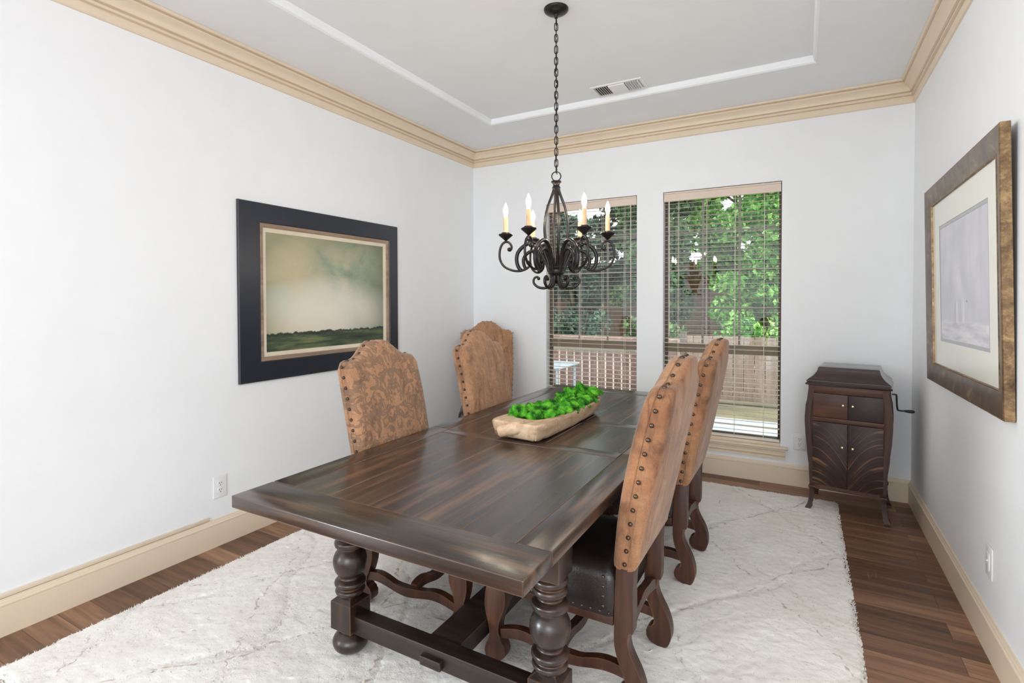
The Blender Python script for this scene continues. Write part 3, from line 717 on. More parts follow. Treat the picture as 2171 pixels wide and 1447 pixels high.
# ------------------------------------------------------------------ chandelier
def make_chandelier():
    CX_, CY_ = 1.819, -1.955
    root = empty('chandelier', (CX_, CY_, 2.99), 0, 'black wrought iron six-candle chandelier hanging over the table', 'chandelier')
    Z0 = 2.99
    def P(r, z, a):  # radial point
        return Vector((r*math.cos(a), r*math.sin(a), z-Z0))
    b = MB(); b.lathe([(.006, .066), (.0, .066), (-.006, .064), (-.014, .054), (-.022, .034), (-.027, .014), (-.034, .010), (-.045, .008), (-.046, .002)], 0, 0, 32); b.build('canopy', MT['iron'], root, 40)
    # chain
    b = MB(); zt, zb = 2.945, 2.125; n = 27; pitch = (zt-zb)/n
    cord = MB(); cord.tube([(0.004*math.sin(k*1.3), .004*math.cos(k*1.7), 2.95-Z0-k*(2.95-2.11)/26) for k in range(27)], .0022, 6); 
    chain = cord.build('chain', MT['iron'], root, 60)
    lm = []
    for turn in (0, 1):
        lb = MB(); pts = []
        for k in range(24):
            a = 2*PI*k/24; y = .0085*math.cos(a); z = .0135*math.sin(a)+math.copysign(.0085, math.sin(a)) if abs(math.sin(a)) > 1e-6 else 0
            pts.append(Vector((0, y, z)) if turn == 0 else Vector((y, 0, z)))
        # closed ring tube
        rs = []; N = len(pts)
        for i in range(N):
            T = (pts[(i+1) % N]-pts[i-1]).normalized(); nx = Vector((1, 0, 0)) if turn == 0 else Vector((0, 1, 0)); bb = T.cross(nx)
            rs.append([pts[i]+(nx*math.cos(2*PI*q/7)+bb*math.sin(2*PI*q/7))*.0026 for q in range(7)])
        rs.append(rs[0]); lb.rings(rs, cap=False); bmesh.ops.remove_doubles(lb.bm, verts=lb.bm.verts[:], dist=1e-6)
        o = lb.build('chain_link', MT['iron'], None, 60); lm.append(o.data); bpy.data.objects.remove(o)
    for k in range(n):
        o = bpy.data.objects.new('chain_link', lm[k % 2]); COL.objects.link(o); o.parent = chain
        o.location = (0, 0, zt-(k+.5)*pitch-Z0); o.rotation_euler = (0, 0, math.radians(28+((k*37) % 23)-11))
    # hanging ring facing the camera
    rs = []
    va = math.radians(28)
    for i in range(33):
        a = 2*PI*i/32; c = Vector((math.cos(va)*math.cos(a)*.0245, math.sin(va)*math.cos(a)*.0245, math.sin(a)*.0245+2.1-Z0))
        d = (c-Vector((0, 0, 2.1-Z0))).normalized(); nx = Vector((-math.sin(va), math.cos(va), 0))
        rs.append([c+(d*math.cos(2*PI*q/8)+nx*math.sin(2*PI*q/8))*.0032 for q in range(8)])
    b = MB(); b.rings(rs, cap=False); b.build('hanging_ring', MT['iron'], root, 60)
    b = MB(); b.lathe([(2.076-Z0, .006), (2.074-Z0, .027), (2.068-Z0, .028), (2.060-Z0, .019), (2.050-Z0, .017), (2.043-Z0, .021), (2.038-Z0, .0235), (2.033-Z0, .02), (2.02-Z0, .012), (2.018-Z0, .002)], 0, 0, 24); b.build('collar', MT['iron'], root, 40)
    for k in range(4):
        a = va+math.radians(8)+k*PI/2; pts = spline([P(r, z, a) for r, z in ((.012, 2.033), (.022, 2.0), (.041, 1.95), (.057, 1.89), (.064, 1.83), (.060, 1.76), (.048, 1.70), (.031, 1.65), (.016, 1.60))], 6)
        b = MB(); b.tube(pts, .0085, 10, flat=.7); b.build('cage_bar', MT['iron'], root, 60)
    b = MB(); b.lathe([(1.625-Z0, .004), (1.62-Z0, .022), (1.612-Z0, .046), (1.606-Z0, .048), (1.598-Z0, .042), (1.585-Z0, .042), (1.578-Z0, .046), (1.572-Z0, .042), (1.562-Z0, .026), (1.55-Z0, .02), (1.54-Z0, .024), (1.528-Z0, .018), (1.52-Z0, .004)], 0, 0, 28); b.build('hub', MT['iron'], root, 40)
    cam_dir = math.atan2(CAM.y-CY_, CAM.x-CX_)
    def curl(cr, cz, r0, a0, turns, sgn, n=16):
        return [(cr+r0*(1-.72*k/n)*math.cos(a0+sgn*turns*2*PI*k/n), cz+r0*(1-.72*k/n)*math.sin(a0+sgn*turns*2*PI*k/n)) for k in range(n+1)]
    for k in range(6):
        a = cam_dir+math.radians(30+60*k)
        b = MB()
        # big C scroll that carries the candle
        main = [(.150, 1.640), (.143, 1.630), (.150, 1.612), (.172, 1.598), (.205, 1.590), (.245, 1.596), (.285, 1.617), (.307, 1.655), (.308, 1.700), (.296, 1.735), (.275, 1.750), (.255, 1.744), (.244, 1.726), (.246, 1.709), (.256, 1.704)]
        pts = spline([P(r, z, a) for r, z in main], 6); n = len(pts)
        b.tube(pts, [.0065+.0025*(1 if i < 4 or i > n-5 else 0) for i in range(n)], 8)
        b.sphere(P(.256, 1.708, a), .0115, u=10, v=8); b.sphere(P(.152, 1.636, a), .0125, u=10, v=8)
        outer = [(.035, 1.60), (.050, 1.655), (.075, 1.712), (.108, 1.741), (.145, 1.742), (.182, 1.722), (.209, 1.690), (.216, 1.652), (.208, 1.615), (.192, 1.594)]
        b.tube(spline([P(r, z, a) for r, z in outer], 6), .0105, 9)
        inner = [(.038, 1.585), (.058, 1.640), (.085, 1.686), (.118, 1.700), (.152, 1.690), (.176, 1.662), (.178, 1.632), (.168, 1.604)]
        b.tube(spline([P(r, z, a) for r, z in inner], 6), .0092, 9)
        arm = b.build('arm', MT['iron'], root, 60)
        low = MB(); lo = [(.018, 1.575), (.024, 1.535), (.038, 1.508), (.066, 1.497), (.100, 1.503), (.122, 1.525), (.120, 1.549), (.103, 1.558), (.092, 1.546)]
        low.tube(spline([P(r, z, a) for r, z in lo], 6), [.0095-.004*i/48 for i in range(49)], 8); low.sphere(P(.096, 1.549, a), .0095, u=10, v=8); low.build('lower_scroll', MT['iron'], root, 60)
        c = P(.275, 0, a); zc = 1.758-Z0
        b = MB(); b.lathe([(zc-.002, .006), (zc+.004, .012), (zc+.024, .036), (zc+.031, .040), (zc+.034, .038), (zc+.034, .024), (zc+.042, .023), (zc+.043, .012), (zc+.044, .004)], c.x, c.y, 24); b.build('candle_cup', MT['iron'], arm, 40)
        b = MB(); b.lathe([(zc+.040, .0125), (zc+.06, .0128), (zc+.124, .0118), (zc+.130, .009), (zc+.131, .003)], c.x, c.y, 18); b.build('candle_sleeve', MT['sleeve'], arm, 40)
        b = MB(); b.lathe([(zc+.129, .006), (zc+.140, .0085), (zc+.155, .0125), (zc+.168, .0125), (zc+.180, .0095), (zc+.193, .005), (zc+.203, .001)], c.x, c.y, 14); b.build('bulb', MT['bulb'], arm, 60)
    return root
make_chandelier()

# ------------------------------------------------------------------ ceiling vent
def make_vent():
    x0, x1, y0, y1 = 1.605, 1.985, -.885, -.685; zz = TZ
    root = empty('ceiling_vent', ((x0+x1)/2, (y0+y1)/2, zz), 0, 'white louvred air vent in the ceiling tray', 'vent')
    cx, cy = (x0+x1)/2, (y0+y1)/2; hx, hy = (x1-x0)/2, (y1-y0)/2
    b = MB(); fr = .022
    b.box(-hx, hx, -hy, -hy+fr, -.008, .0, .002); b.box(-hx, hx, hy-fr, hy, -.008, 0, .002); b.box(-hx, -hx+fr, -hy+fr, hy-fr, -.008, 0, .002); b.box(hx-fr, hx, -hy+fr, hy-fr, -.008, 0, .002); b.box(-.062, .062, -hy+fr, hy-fr, -.016, 0, .006)
    b.build('vent_frame', MT['white'], root, 30)
    b = MB(); b.box(-hx+fr, hx-fr, -hy+fr, hy-fr, -.0012, .0); b.build('backing', MT['black'], root, None)
    for s in (-1, 1):
        for k in range(6):
            b = MB(); x = s*(.075+k*.0165); m = Matrix.Translation((x, 0, -.008)) @ Matrix.Rotation(math.radians(s*28), 4, 'Y')
            b.box(-.0012, .0012, -hy+fr, hy-fr, -.008, .008, mtx=m); b.build('louvre', MT['white'], root, 30)
make_vent()

# ------------------------------------------------------------------ pictures
def frame_rings(b, outline, prof):
    """outline (y0,y1,z0,z1) in the wall plane; prof: list of (inset, depth out of wall)."""
    y0, y1, z0, z1 = outline
    b.rings([[(d, y0+i, z0+i), (d, y1-i, z0+i), (d, y1-i, z1-i), (d, y0+i, z1-i)] for i, d in prof], cap=False)
def painting_mat():
    t = NT('landscape canvas'); co = t.coord(); x, y, z = t.sep(co)   # y: -0.5..0.5 across, z: -.37...37
    c1 = t.noise(t.coord(scale=(1, 1.6, 2.2)), 1.8, 6, .62, .6); c2 = t.noise(t.coord(loc=(3, 1, 5), scale=(1, 1.4, 1.8)), 1.7, 5, .6, .3)
    sky = t.ramp(c1, [(0.32, srgb(116, 126, 96)), (0.5, srgb(170, 172, 146)), (0.66, srgb(206, 204, 178))])
    warm = t.ramp(c2, [(0.35, srgb(196, 186, 146)), (0.5, srgb(166, 172, 150)), (0.66, srgb(120, 150, 132))])
    sky = t.mix(0.4, sky, warm)
    lr = t.math('ADD', t.math('MULTIPLY', y, 1.1), t.math('MULTIPLY', t.math('SUBTRACT', c2, .5), 1.6))
    hue = t.ramp(t.math('ADD', lr, .5), [(0.2, srgb(206, 190, 150)), (0.48, srgb(188, 184, 156)), (0.70, srgb(116, 146, 130)), (0.95, srgb(88, 110, 92))])
    sky = t.mix(0.55, sky, hue)
    tb = t.math('SUBTRACT', 1.0, t.math('MULTIPLY', t.math('ADD', t.math('POWER', t.math('ABSOLUTE', t.math('ADD', y, .43)), 2.0), t.math('POWER', t.math('ABSOLUTE', t.math('ADD', z, .06)), 2.0)), 55.0))
    sky = t.mix(t.math('MULTIPLY', t.math('MAXIMUM', tb, 0.0), .5), sky, srgb(176, 206, 194))
    # brightening towards the lower middle
    d = t.math('ADD', t.math('MULTIPLY', t.math('MULTIPLY', y, y), 1.3), t.math('MULTIPLY', t.math('POWER', t.math('ABSOLUTE', t.math('ADD', z, .13)), 2.0), 9.0))
    d = t.math('ADD', d, t.math('MULTIPLY', t.math('SUBTRACT', c1, .5), .5))
    gl = t.ramp(d, [(0.0, (1, 1, 1, 1)), (0.62, (0, 0, 0, 1))]); gb = t.n('ShaderNodeRGBToBW'); t.l(gl, gb.inputs[0])
    sky = t.mix(t.math('MULTIPLY', gb.outputs[0], .9), sky, srgb(232, 226, 214))
    edge = t.math('ADD', t.math('MULTIPLY', t.math('POWER', t.math('ABSOLUTE', t.math('MULTIPLY', y, 2.0)), 4.0), .6), t.math('POWER', t.math('MAXIMUM', t.math('MULTIPLY', z, 2.4), 0.0), 3.0))
    sky = t.mix(t.math('MULTIPLY', t.math('MINIMUM', edge, 1.0), .55), sky, srgb(92, 104, 80))
    # land
    hz = t.math('ADD', t.math('MULTIPLY', t.math('SUBTRACT', t.noise(t.comb(0.0, t.math('MULTIPLY', y, 22.0), 0.0), 1.0, 5, .7), .45), .05), -.268)
    clump = t.ramp(t.noise(t.comb(3.0, t.math('MULTIPLY', y, 9.0), 0.0), 1.0, 2), [(0.4, (0, 0, 0, 1)), (0.6, (1, 1, 1, 1))]); cbw = t.n('ShaderNodeRGBToBW'); t.l(clump, cbw.inputs[0])
    hz = t.math('ADD', hz, t.math('MULTIPLY', cbw.outputs[0], .010))
    land = t.ramp(t.noise(t.coord(scale=(1, 2.2, 22)), 1.0, 4, .6), [(0.3, srgb(36, 44, 40)), (0.5, srgb(66, 80, 60)), (0.68, srgb(126, 132, 92))])
    dark = t.math('MULTIPLY', t.math('SUBTRACT', hz, z), 30.0)
    land = t.mix(t.math('MINIMUM', t.math('MAXIMUM', t.math('SUBTRACT', 1.0, dark), 0.0), 1.0), land, srgb(26, 38, 40))
    m = t.math('MINIMUM', t.math('MAXIMUM', t.math('MULTIPLY', t.math('SUBTRACT', hz, z), 140.0), 0.0), 1.0)
    t.base(t.mix(m, sky, land)); t.set(Roughness=.45); t.bump(t.noise(co, 400, 2), .08, .001); return t.m
def make_painting():
    y0, y1, z0, z1 = -2.60, -1.185, .925, 2.046
    cy, cz = (y0+y1)/2, (z0+z1)/2
    root = empty('framed_painting', (0.002, cy, cz), 0, 'large misty landscape painting in a wide black frame on the long wall', 'painting')
    o_ = (y0-cy, y1-cy, z0-cz, z1-cz)
    b = MB(); frame_rings(b, o_, [(0, 0), (0, .014), (.003, .018), (.05, .028), (.118, .044), (.124, .044), (.127, .04), (.127, .0)])
    b.build('outer_frame', plain('black frame lacquer', srgb(35, 39, 50), .4, var=.08), root, 30)
    b = MB(); frame_rings(b, o_, [(.126, .0), (.126, .036), (.131, .039), (.145, .036), (.153, .031), (.155, .02), (.155, 0)])
    b.build('inner_frame', wood('brushed bronze wood', 'y', srgb(110, 86, 72), srgb(150, 126, 108), srgb(190, 168, 148), .4), root, 30)
    b = MB(); frame_rings(b, o_, [(.154, 0), (.154, .026), (.18, .02), (.18, .0)]); b.build('linen_liner', plain('linen liner', srgb(226, 214, 192), .8, bump=.2, bscale=500), root, 30)
    b = MB(); b.box(.004, .019, o_[0]+.178, o_[1]-.178, o_[2]+.178, o_[3]-.178); b.build('canvas', painting_mat(), root, None)
make_painting()
def print_mat():
    t = NT('pale abstract print'); co = t.coord(); x, y, z = t.sep(co)
    n = t.noise(t.coord(scale=(1, 7, 1.6)), 1.0, 5, .6); n2 = t.noise(co, 6, 4)
    col = t.ramp(t.math('MULTIPLY_ADD', n, .6, t.math('MULTIPLY', n2, .4)), [(0.35, srgb(186, 186, 198)), (0.55, srgb(204, 203, 214)), (0.7, srgb(222, 220, 228))])
    low = t.ramp(t.noise(t.coord(scale=(1, 3, 22)), 1.0, 4, .6), [(0.4, srgb(190, 188, 198)), (0.6, srgb(224, 222, 228))])
    f = t.math('MINIMUM', t.math('MAXIMUM', t.math('MULTIPLY', t.math('SUBTRACT', -.19, z), 60.0), 0.0), 1.0)
    col = t.mix(f, col, low)
    for yy, zc, hw, hh, c in ((.03, -.145, .010, .055, srgb(226, 224, 230)), (-.02, -.15, .003, .06, srgb(136, 134, 146)), (-.045, -.14, .002, .06, srgb(150, 146, 158)), (-.09, -.15, .011, .05, srgb(228, 226, 232)), (-.125, -.15, .0025, .055, srgb(140, 138, 150)), (.085, -.10, .012, .006, srgb(146, 144, 156))):
        dy = t.math('DIVIDE', t.math('ABSOLUTE', t.math('SUBTRACT', y, yy)), hw); dz = t.math('DIVIDE', t.math('ABSOLUTE', t.math('SUBTRACT', z, zc)), hh)
        m = t.math('MINIMUM', t.math('MAXIMUM', t.math('MULTIPLY', t.math('SUBTRACT', 1.15, t.math('MAXIMUM', dy, dz)), 3.0), 0.0), .8)
        col = t.mix(m, col, c)
    t.base(col); t.set(Roughness=.08, Specular_IOR_Level=.35); return t.m
def make_print():
    y0, y1, z0, z1 = -2.045, -.71, .98, 2.062   # local frame: x out of wall is -X world
    cy, cz = (y0+y1)/2, (z0+z1)/2
    root = empty('framed_print', (W-.0125, cy, cz), PI, 'large pale matted print in a gold and bronze frame on the wall beside the phonograph', 'framed picture')
    root.rotation_euler = (math.radians(.8), math.radians(1.1), PI)
    hy, hz = (y1-y0)/2, (z1-z0)/2; o_ = (-hy, hy, -hz, hz)
    t = NT('antique gold leaf'); n = t.noise(t.coord(), 16, 5, .7, .6); n2 = t.noise(t.coord(), 90, 3, .7)
    t.base(t.ramp(t.math('MULTIPLY_ADD', n, .7, t.math('MULTIPLY', n2, .3)), [(0.32, srgb(76, 58, 42)), (0.5, srgb(130, 104, 74)), (0.66, srgb(176, 148, 106))])); t.set(Roughness=.42, Metallic=.55); t.bump(n2, .25, .002); gold = t.m
    t = NT('bronze frame face'); n = t.noise(t.coord(), 12, 4, .6, .4)
    t.base(t.ramp(n, [(0.35, srgb(92, 76, 62)), (0.6, srgb(126, 106, 86)), (0.72, srgb(168, 146, 116))])); t.set(Roughness=.32, Metallic=.5); bronze = t.m
    b = MB(); frame_rings(b, o_, [(.004, 0), (0, .002), (0, .031), (.003, .0335), (.007, .0345)]); b.build('frame_edge', gold, root, 30)
    b = MB(); frame_rings(b, o_, [(.007, .0345), (.05, .027), (.092, .019), (.096, .016), (.096, 0)]); b.build('frame_face', bronze, root, 30)
    b = MB(); frame_rings(b, o_, [(.095, .0), (.095, .020), (.100, .021), (.103, .014), (.103, 0)]); b.build('inner_lip', gold, root, 30)
    mat_c = plain('mat board', srgb(232, 232, 222), .12, var=.01, Specular_IOR_Level=.35)
    b = MB(); frame_rings(b, o_, [(.102, .002), (.102, .0125), (.232, .0125), (.232, .008)]); b.build('mat_board', mat_c, root, 30)
    b = MB(); frame_rings(b, o_, [(.230, .004), (.230, .0105), (.248, .0105), (.248, .006)]); b.build('inner_mat', plain('grey mat', srgb(168, 170, 174), .15, var=.02, Specular_IOR_Level=.35), root, 30)
    b = MB(); b.box(.003, .0085, -hy+.246, hy-.246, -hz+.246, hz-.246); b.build('art_print', print_mat(), root, None)
make_print()

# ------------------------------------------------------------------ outlets
def make_outlet(loc, rz, label, cat, duplex=True):
    root = empty('wall_outlet' if duplex else 'wall_plate', loc, rz, label, cat)
    b = MB(); b.box(-.042, .042, -.006, 0, -.064, .064, .004, 3); b.build('cover_plate', MT['white'], root, 35)
    if duplex:
        for s in (-1, 1):
            b = MB(); ring = []
            for k in range(24):
                a = 2*PI*k/24; ring.append((.0175*math.cos(a), max(-.0145, min(.0145, .0175*math.sin(a)))))
            b.prism([(p[0], p[1]+s*.0195) for p in ring], -.0085, -.004, 'xz'); so = b.build('socket', MT['white'], root, 35)
            for x, h in ((-.0065, .0045), (.0065, .0036)): b = MB(); b.box(x-.0014, x+.0014, -.0092, -.0078, s*.0195+.004-h, s*.0195+.004+h); b.build('slot', MT['black'], so, None)
            b = MB(); b.lathe([(-.0092, .0028), (-.0078, .0028)], 0, 0, 10, 'y', s*.0195-.0085); b.build('ground_hole', MT['black'], so, None)
    else:
        b = MB(); b.box(-.017, .017, -.009, -.004, -.034, .034, .002); b.build('insert', MT['white'], root, 35)
        b = MB(); b.lathe([(-.0135, .002), (-.013, .0036), (-.009, .0038), (-.0085, .005), (-.004, .006)], 0, 0, 12, 'y', .004); b.build('jack', MT['white'], root, 40)
    return root
make_outlet((0, -2.722, .342), PI/2, 'white duplex outlet on the long wall left of the table', 'outlet')
make_outlet((2.974, 0, .343), 0, 'white duplex outlet on the far wall beside the phonograph cabinet', 'outlet')
make_outlet((W, -1.776, .367), -PI/2, 'white wall plate with a small jack below the gold framed print', 'wall plate', False)

# ------------------------------------------------------------------ phonograph cabinet
def make_phonograph():
    ang = math.atan2(-.128, .992)
    root = empty('phonograph_cabinet', (3.026, -.494, 0), ang, 'antique dark oak crank phonograph cabinet on curved legs in the corner', 'cabinet')
    UW, D = .444, .395
    def off(z):   # outward bulge of the corner stiles against the floor plan
        K = [(0, .014), (.018, .016), (.038, .006), (.065, -.003), (.10, -.007), (.15, -.010), (.165, -.002), (.185, -.010), (.30, -.005), (.42, .007), (.55, .018), (.62, .022), (.70, .018), (.78, .006), (.83, 0), (.857, 0)]
        for (a, b_), (c, d_) in zip(K, K[1:]):
            if a <= z <= c:
                t = (z-a)/(c-a); t = t*t*(3-2*t); return b_+(d_-b_)*t
        return 0
    zs = [0, .008, .016, .024, .035, .05, .07, .09, .11, .13, .15, .16, .17, .175, .185, .20, .24, .28, .32, .36, .40, .44, .48, .52, .56, .60, .64, .68, .72, .76, .80, .83, .857]
    for su in (0, 1):
        for sv in (0, 1):
            b = MB(); rings = []
            for z in zs:
                o = off(z); wd = .034 if z > .16 else (.028 if z > .04 else .034)
                u0 = -o if su == 0 else UW+o-wd; ov = o if z < .18 else 0
                v0 = -ov*.7 if sv == 0 else D+ov*.7-wd
                dz = .012 if (su, sv) == (0, 0) and z == 0 else 0
                rings.append([(u0, v0, z+dz), (u0+wd, v0, z+dz), (u0+wd, v0+wd, z+dz), (u0, v0+wd, z+dz)])
            b.rings(rings); b.build('leg', MT['phono'], root, 40)
    b = MB(); rings = []
    for z in zs:
        if z < .16: continue
        o = off(z)-.004; rings.append([(-o, .012, z), (UW+o, .012, z), (UW+o, D-.006, z), (-o, D-.006, z)])
    b.rings(rings); b.build('body', MT['phono'], root, 40)
    rail = MT['phono_x']
    b = MB(); b.box(.026, UW-.026, .002, .02, .808, .857, .002); b.build('top_rail', rail, root, 35)
    b = MB(); b.box(.026, UW-.026, .002, .02, .617, .645, .002); b.build('middle_rail', rail, root, 35)
    b = MB()
    rings = [(u, z) for u, z in ((.024, .165), (.024, .19), (UW-.024, .19), (UW-.024, .165), (UW-.06, .158), (UW*.75, .164), (UW*.5, .170), (UW*.25, .164), (.06, .158))]
    b.prism(rings, .004, .02, 'xz'); b.build('bottom_rail', rail, root, 35)
    def knob(par, u, z):
        k = MB(); k.lathe([(.006, .0035), (-.004, .004), (-.008, .0075), (-.013, .0085), (-.017, .006), (-.018, .001)], u, 0, 14, 'y', z)
        return k
    for (u0, u1, z0, z1, mat, ku, kz) in ((.028, .224, .648, .805, rail, .198, .738), (.228, UW-.028, .648, .805, MT['phono_dark'], .252, .738), (.026, .224, .190, .614, MT['door_l'], .196, .462), (.228, UW-.026, .190, .614, MT['door_r'], .254, .462)):
        cu, cz = (u0+u1)/2, (z0+z1)/2
        b = MB(); b.box(u0-cu, u1-cu, -.007, .007, z0-cz, z1-cz, .0025); d = b.build('door', mat, root, 35); d.location = (cu, .006, cz)
        k = MB(); k.lathe([(-.005, .0035), (-.010, .004), (-.014, .0072), (-.018, .0082), (-.021, .006), (-.022, .001)], ku-cu, 0, 14, 'y', kz-cz); k.build('knob', MT['brass'], d, 40)
    # lid
    b = MB(); rings = []
    for z, i in ((.857, .008), (.859, -.014), (.866, -.018), (.872, -.014), (.875, -.008), (.879, -.008), (.883, -.012), (.890, -.010), (.900, .002), (.912, .018), (.928, .033), (.946, .043), (.960, .048), (.972, .050), (.977, .054), (.979, .062)):
        rings.append([(i, i, z), (UW-i, i, z), (UW-i, D-i*.6, z), (i, D-i*.6, z)])
    b.rings(rings); b.build('lid', MT['phono_lid'], root, 30)
    b = MB(); pts = [(UW+.012, .16, .815), (UW+.03, .16, .815), (UW+.036, .16, .808), (UW+.038, .16, .76), (UW+.042, .16, .722), (UW+.050, .16, .714), (UW+.085, .16, .714)]
    b.tube(spline(pts, 4), .0052, 8); cr = b.build('crank', MT['iron'], root, 60)
    b = MB(); b.lathe([(UW+.075, .006), (UW+.085, .008), (UW+.10, .0105), (UW+.118, .011), (UW+.128, .008), (UW+.131, .002)], 0, .16, 12, 'x', .714); b.build('crank_handle', MT['black'], cr, 50)
make_phonograph()

# ------------------------------------------------------------------ garden behind the glass
GZ = -.18
b = MB(); b.box(-14, 18, .16, 26, GZ-.3, GZ); struct(b.build('ground', plain('garden earth', srgb(92, 86, 66), .9, var=.3, vscale=1.5), smooth=None), 'garden ground outside the windows', 'ground')
b = MB(); b.box(-4, 8, .2, 3.05, GZ-.02, GZ+.012, .01); struct(b.build('path_patio', plain('pale concrete', srgb(140, 147, 158), .8, var=.12, vscale=3, bump=.2), smooth=30), 'pale concrete patio outside the windows', 'patio')
# railing with pale balusters
def make_railing():
    root = empty('patio_railing', (-1.0, 3.4, GZ), 0, 'pale baluster railing outside the window behind the chandelier', 'railing')
    pm = plain('pale railing paint', srgb(196, 178, 166), .6)
    b = MB(); b.box(-1.7, 1.75, -.03, .03, .80, .85, .006); b.build('top_rail', plain('railing top', srgb(120, 108, 94), .5), root, 30)
    b = MB(); b.box(-1.7, 1.75, -.025, .025, .06, .10, .004); b.build('bottom_rail', pm, root, 30)
    b0 = MB(); b0.box(-.009, .009, -.009, .009, .08, .82, .003, 1); o0 = b0.build('baluster', pm, root, 30); o0.location.x = -1.65
    for k in range(1, 26): o = o0.copy(); COL.objects.link(o); o.parent = root; o.location.x = -1.65+k*.132
make_railing()
def brick_mat():
    t = NT('brown brick'); br = t.n('ShaderNodeTexBrick'); t.l(t.coord(rot=(PI/2, 0, 0)), br.inputs['Vector'])
    for k, v in (('Scale', 1.0), ('Mortar Size', .006), ('Brick Width', .22), ('Row Height', .075)): br.inputs[k].default_value = v
    br.inputs['Color1'].default_value = srgb(108, 82, 78); br.inputs['Color2'].default_value = srgb(130, 102, 96); br.inputs['Mortar'].default_value = srgb(150, 132, 120)
    t.base(br.outputs[0]); t.set(Roughness=.9); return t.m
b = MB(); b.box(-5, 1.2, 4.2, 4.42, GZ, .78, .01); tag(b.build('brick_wall', brick_mat(), smooth=30), 'low brown brick wall behind the white railing', 'garden wall')
def make_fence(name, x0, x1, y, z0, z1, col, label, pw=.14, post=1.6, cat='fence', gap=.004):
    root = empty(name, ((x0+x1)/2, y, z0), 0, label, cat); hx = (x1-x0)/2; rr = random.Random(int(x0*10)+3)
    b = MB(); x = -hx
    while x < hx-.02: b.box(x+gap, min(x+pw, hx)-gap, -.01, .01, .05, z1-z0+rr.uniform(-.01, .01), .002, 1); x += pw
    b.build('boards', col, root, 30)
    for z in (.25, (z1-z0)*.8): b = MB(); b.box(-hx, hx, .01, .05, z-.04, z+.04); b.build('rail', col, root, None)
    n = int(2*hx/post)+1
    for k in range(n):
        b = MB(); x = -hx+k*post; b.box(x-.045, x+.045, -.06, .03, 0, z1-z0+.06, .004); b.build('post', MT['dark_frame'], root, 30)
make_fence('board_fence', 1.3, 6.2, 4.2, GZ, .86, wood('weathered fence boards', 'z', srgb(120, 96, 84), srgb(152, 128, 114), srgb(184, 164, 150), .8), 'low weathered board fence outside the window near the phonograph', .15, 1.5)
make_fence('privacy_fence', -9, 10, 11.2, GZ, 2.6, wood('brown fence boards', 'z', srgb(70, 50, 36), srgb(104, 78, 56), srgb(140, 110, 82), .85), 'tall brown board fence far behind the trees', .15, 2.4, gap=.0)
# patio table outside the first window
def make_patio_table():
    root = empty('patio_table', (-.12, 2.0, GZ+.012), 0, 'small grey patio table outside the window behind the chandelier', 'table')
    mm = plain('grey metal', srgb(150, 158, 168), .35, metal=.3)
    b = MB(); b.box(-.42, .36, -.35, .35, .70, .73, .01); b.build('table_top', mm, root, 30)
    for sx in (-.36, .3):
        for sy in (-.3, .3): b = MB(); b.tube([(sx, sy, 0), (sx, sy, .7)], .018, 8); b.build('leg', mm, root, 60)
make_patio_table()
def leaf_mat(name, stops, trans=.35):
    t = NT(name); gi = t.n('ShaderNodeNewGeometry'); n = t.noise(t.coord(), .9, 3)
    f = t.math('MULTIPLY_ADD', gi.outputs['Random Per Island'], .6, t.math('MULTIPLY', n, .4))
    col = t.ramp(f, stops); t.base(col); t.set(Roughness=.45)
    tr = t.n('ShaderNodeBsdfTranslucent'); t.l(col, tr.inputs[0]); mx = t.n('ShaderNodeMixShader'); mx.inputs[0].default_value = trans
    t.l(t.b.outputs[0], mx.inputs[1]); t.l(tr.outputs[0], mx.inputs[2]); t.l(mx.outputs[0], t.out.inputs[0]); return t.m
MT['leaf_bright'] = leaf_mat('bright leaves', [(0.2, srgb(48, 96, 38)), (0.5, srgb(104, 172, 70)), (0.8, srgb(186, 232, 128))])
MT['leaf_mid'] = leaf_mat('mid leaves', [(0.2, srgb(32, 58, 34)), (0.5, srgb(62, 100, 58)), (0.8, srgb(124, 164, 100))])
MT['leaf_dark'] = leaf_mat('dark leaves', [(0.2, srgb(26, 46, 38)), (0.5, srgb(52, 82, 66)), (0.8, srgb(104, 138, 108))])
MT['bark'] = wood('bark', 'z', srgb(58, 50, 42), srgb(92, 82, 70), srgb(128, 116, 100), .9, sc=.5)
def leaves(name, blobs, n, size, mat, parent, seed):
    """leaf blades scattered through ellipsoidal clumps (cx,cy,cz,rx,ry,rz)"""
    rng = np.random.RandomState(seed); B = np.array(blobs); vol = (B[:, 3]*B[:, 4]*B[:, 5])**.7; pick = rng.choice(len(B), n, p=vol/vol.sum())
    d = rng.randn(n, 3); d /= np.linalg.norm(d, axis=1)[:, None]; r = rng.rand(n)**.45
    c = B[pick, :3]+d*r[:, None]*B[pick, 3:]
    a = rng.randn(n, 3); a[:, 2] -= .5; a /= np.linalg.norm(a, axis=1)[:, None]
    s = np.cross(a, rng.randn(n, 3)); s /= np.linalg.norm(s, axis=1)[:, None]; nn = np.cross(a, s)
    L = size*rng.uniform(.6, 1.3, n)[:, None]; Wd = L*.30
    v = np.stack([c-a*L*.5, c+s*Wd+nn*L*.08, c+a*L*.5, c-s*Wd+nn*L*.08], 1).reshape(-1, 3)
    o = np.arange(n)*4; f = np.concatenate([np.stack([o, o+1, o+2], -1), np.stack([o, o+2, o+3], -1)])
    me = bpy.data.meshes.new(name); me.from_pydata(v.tolist(), [], f.tolist()); return new_obj(name, me, mat, parent)
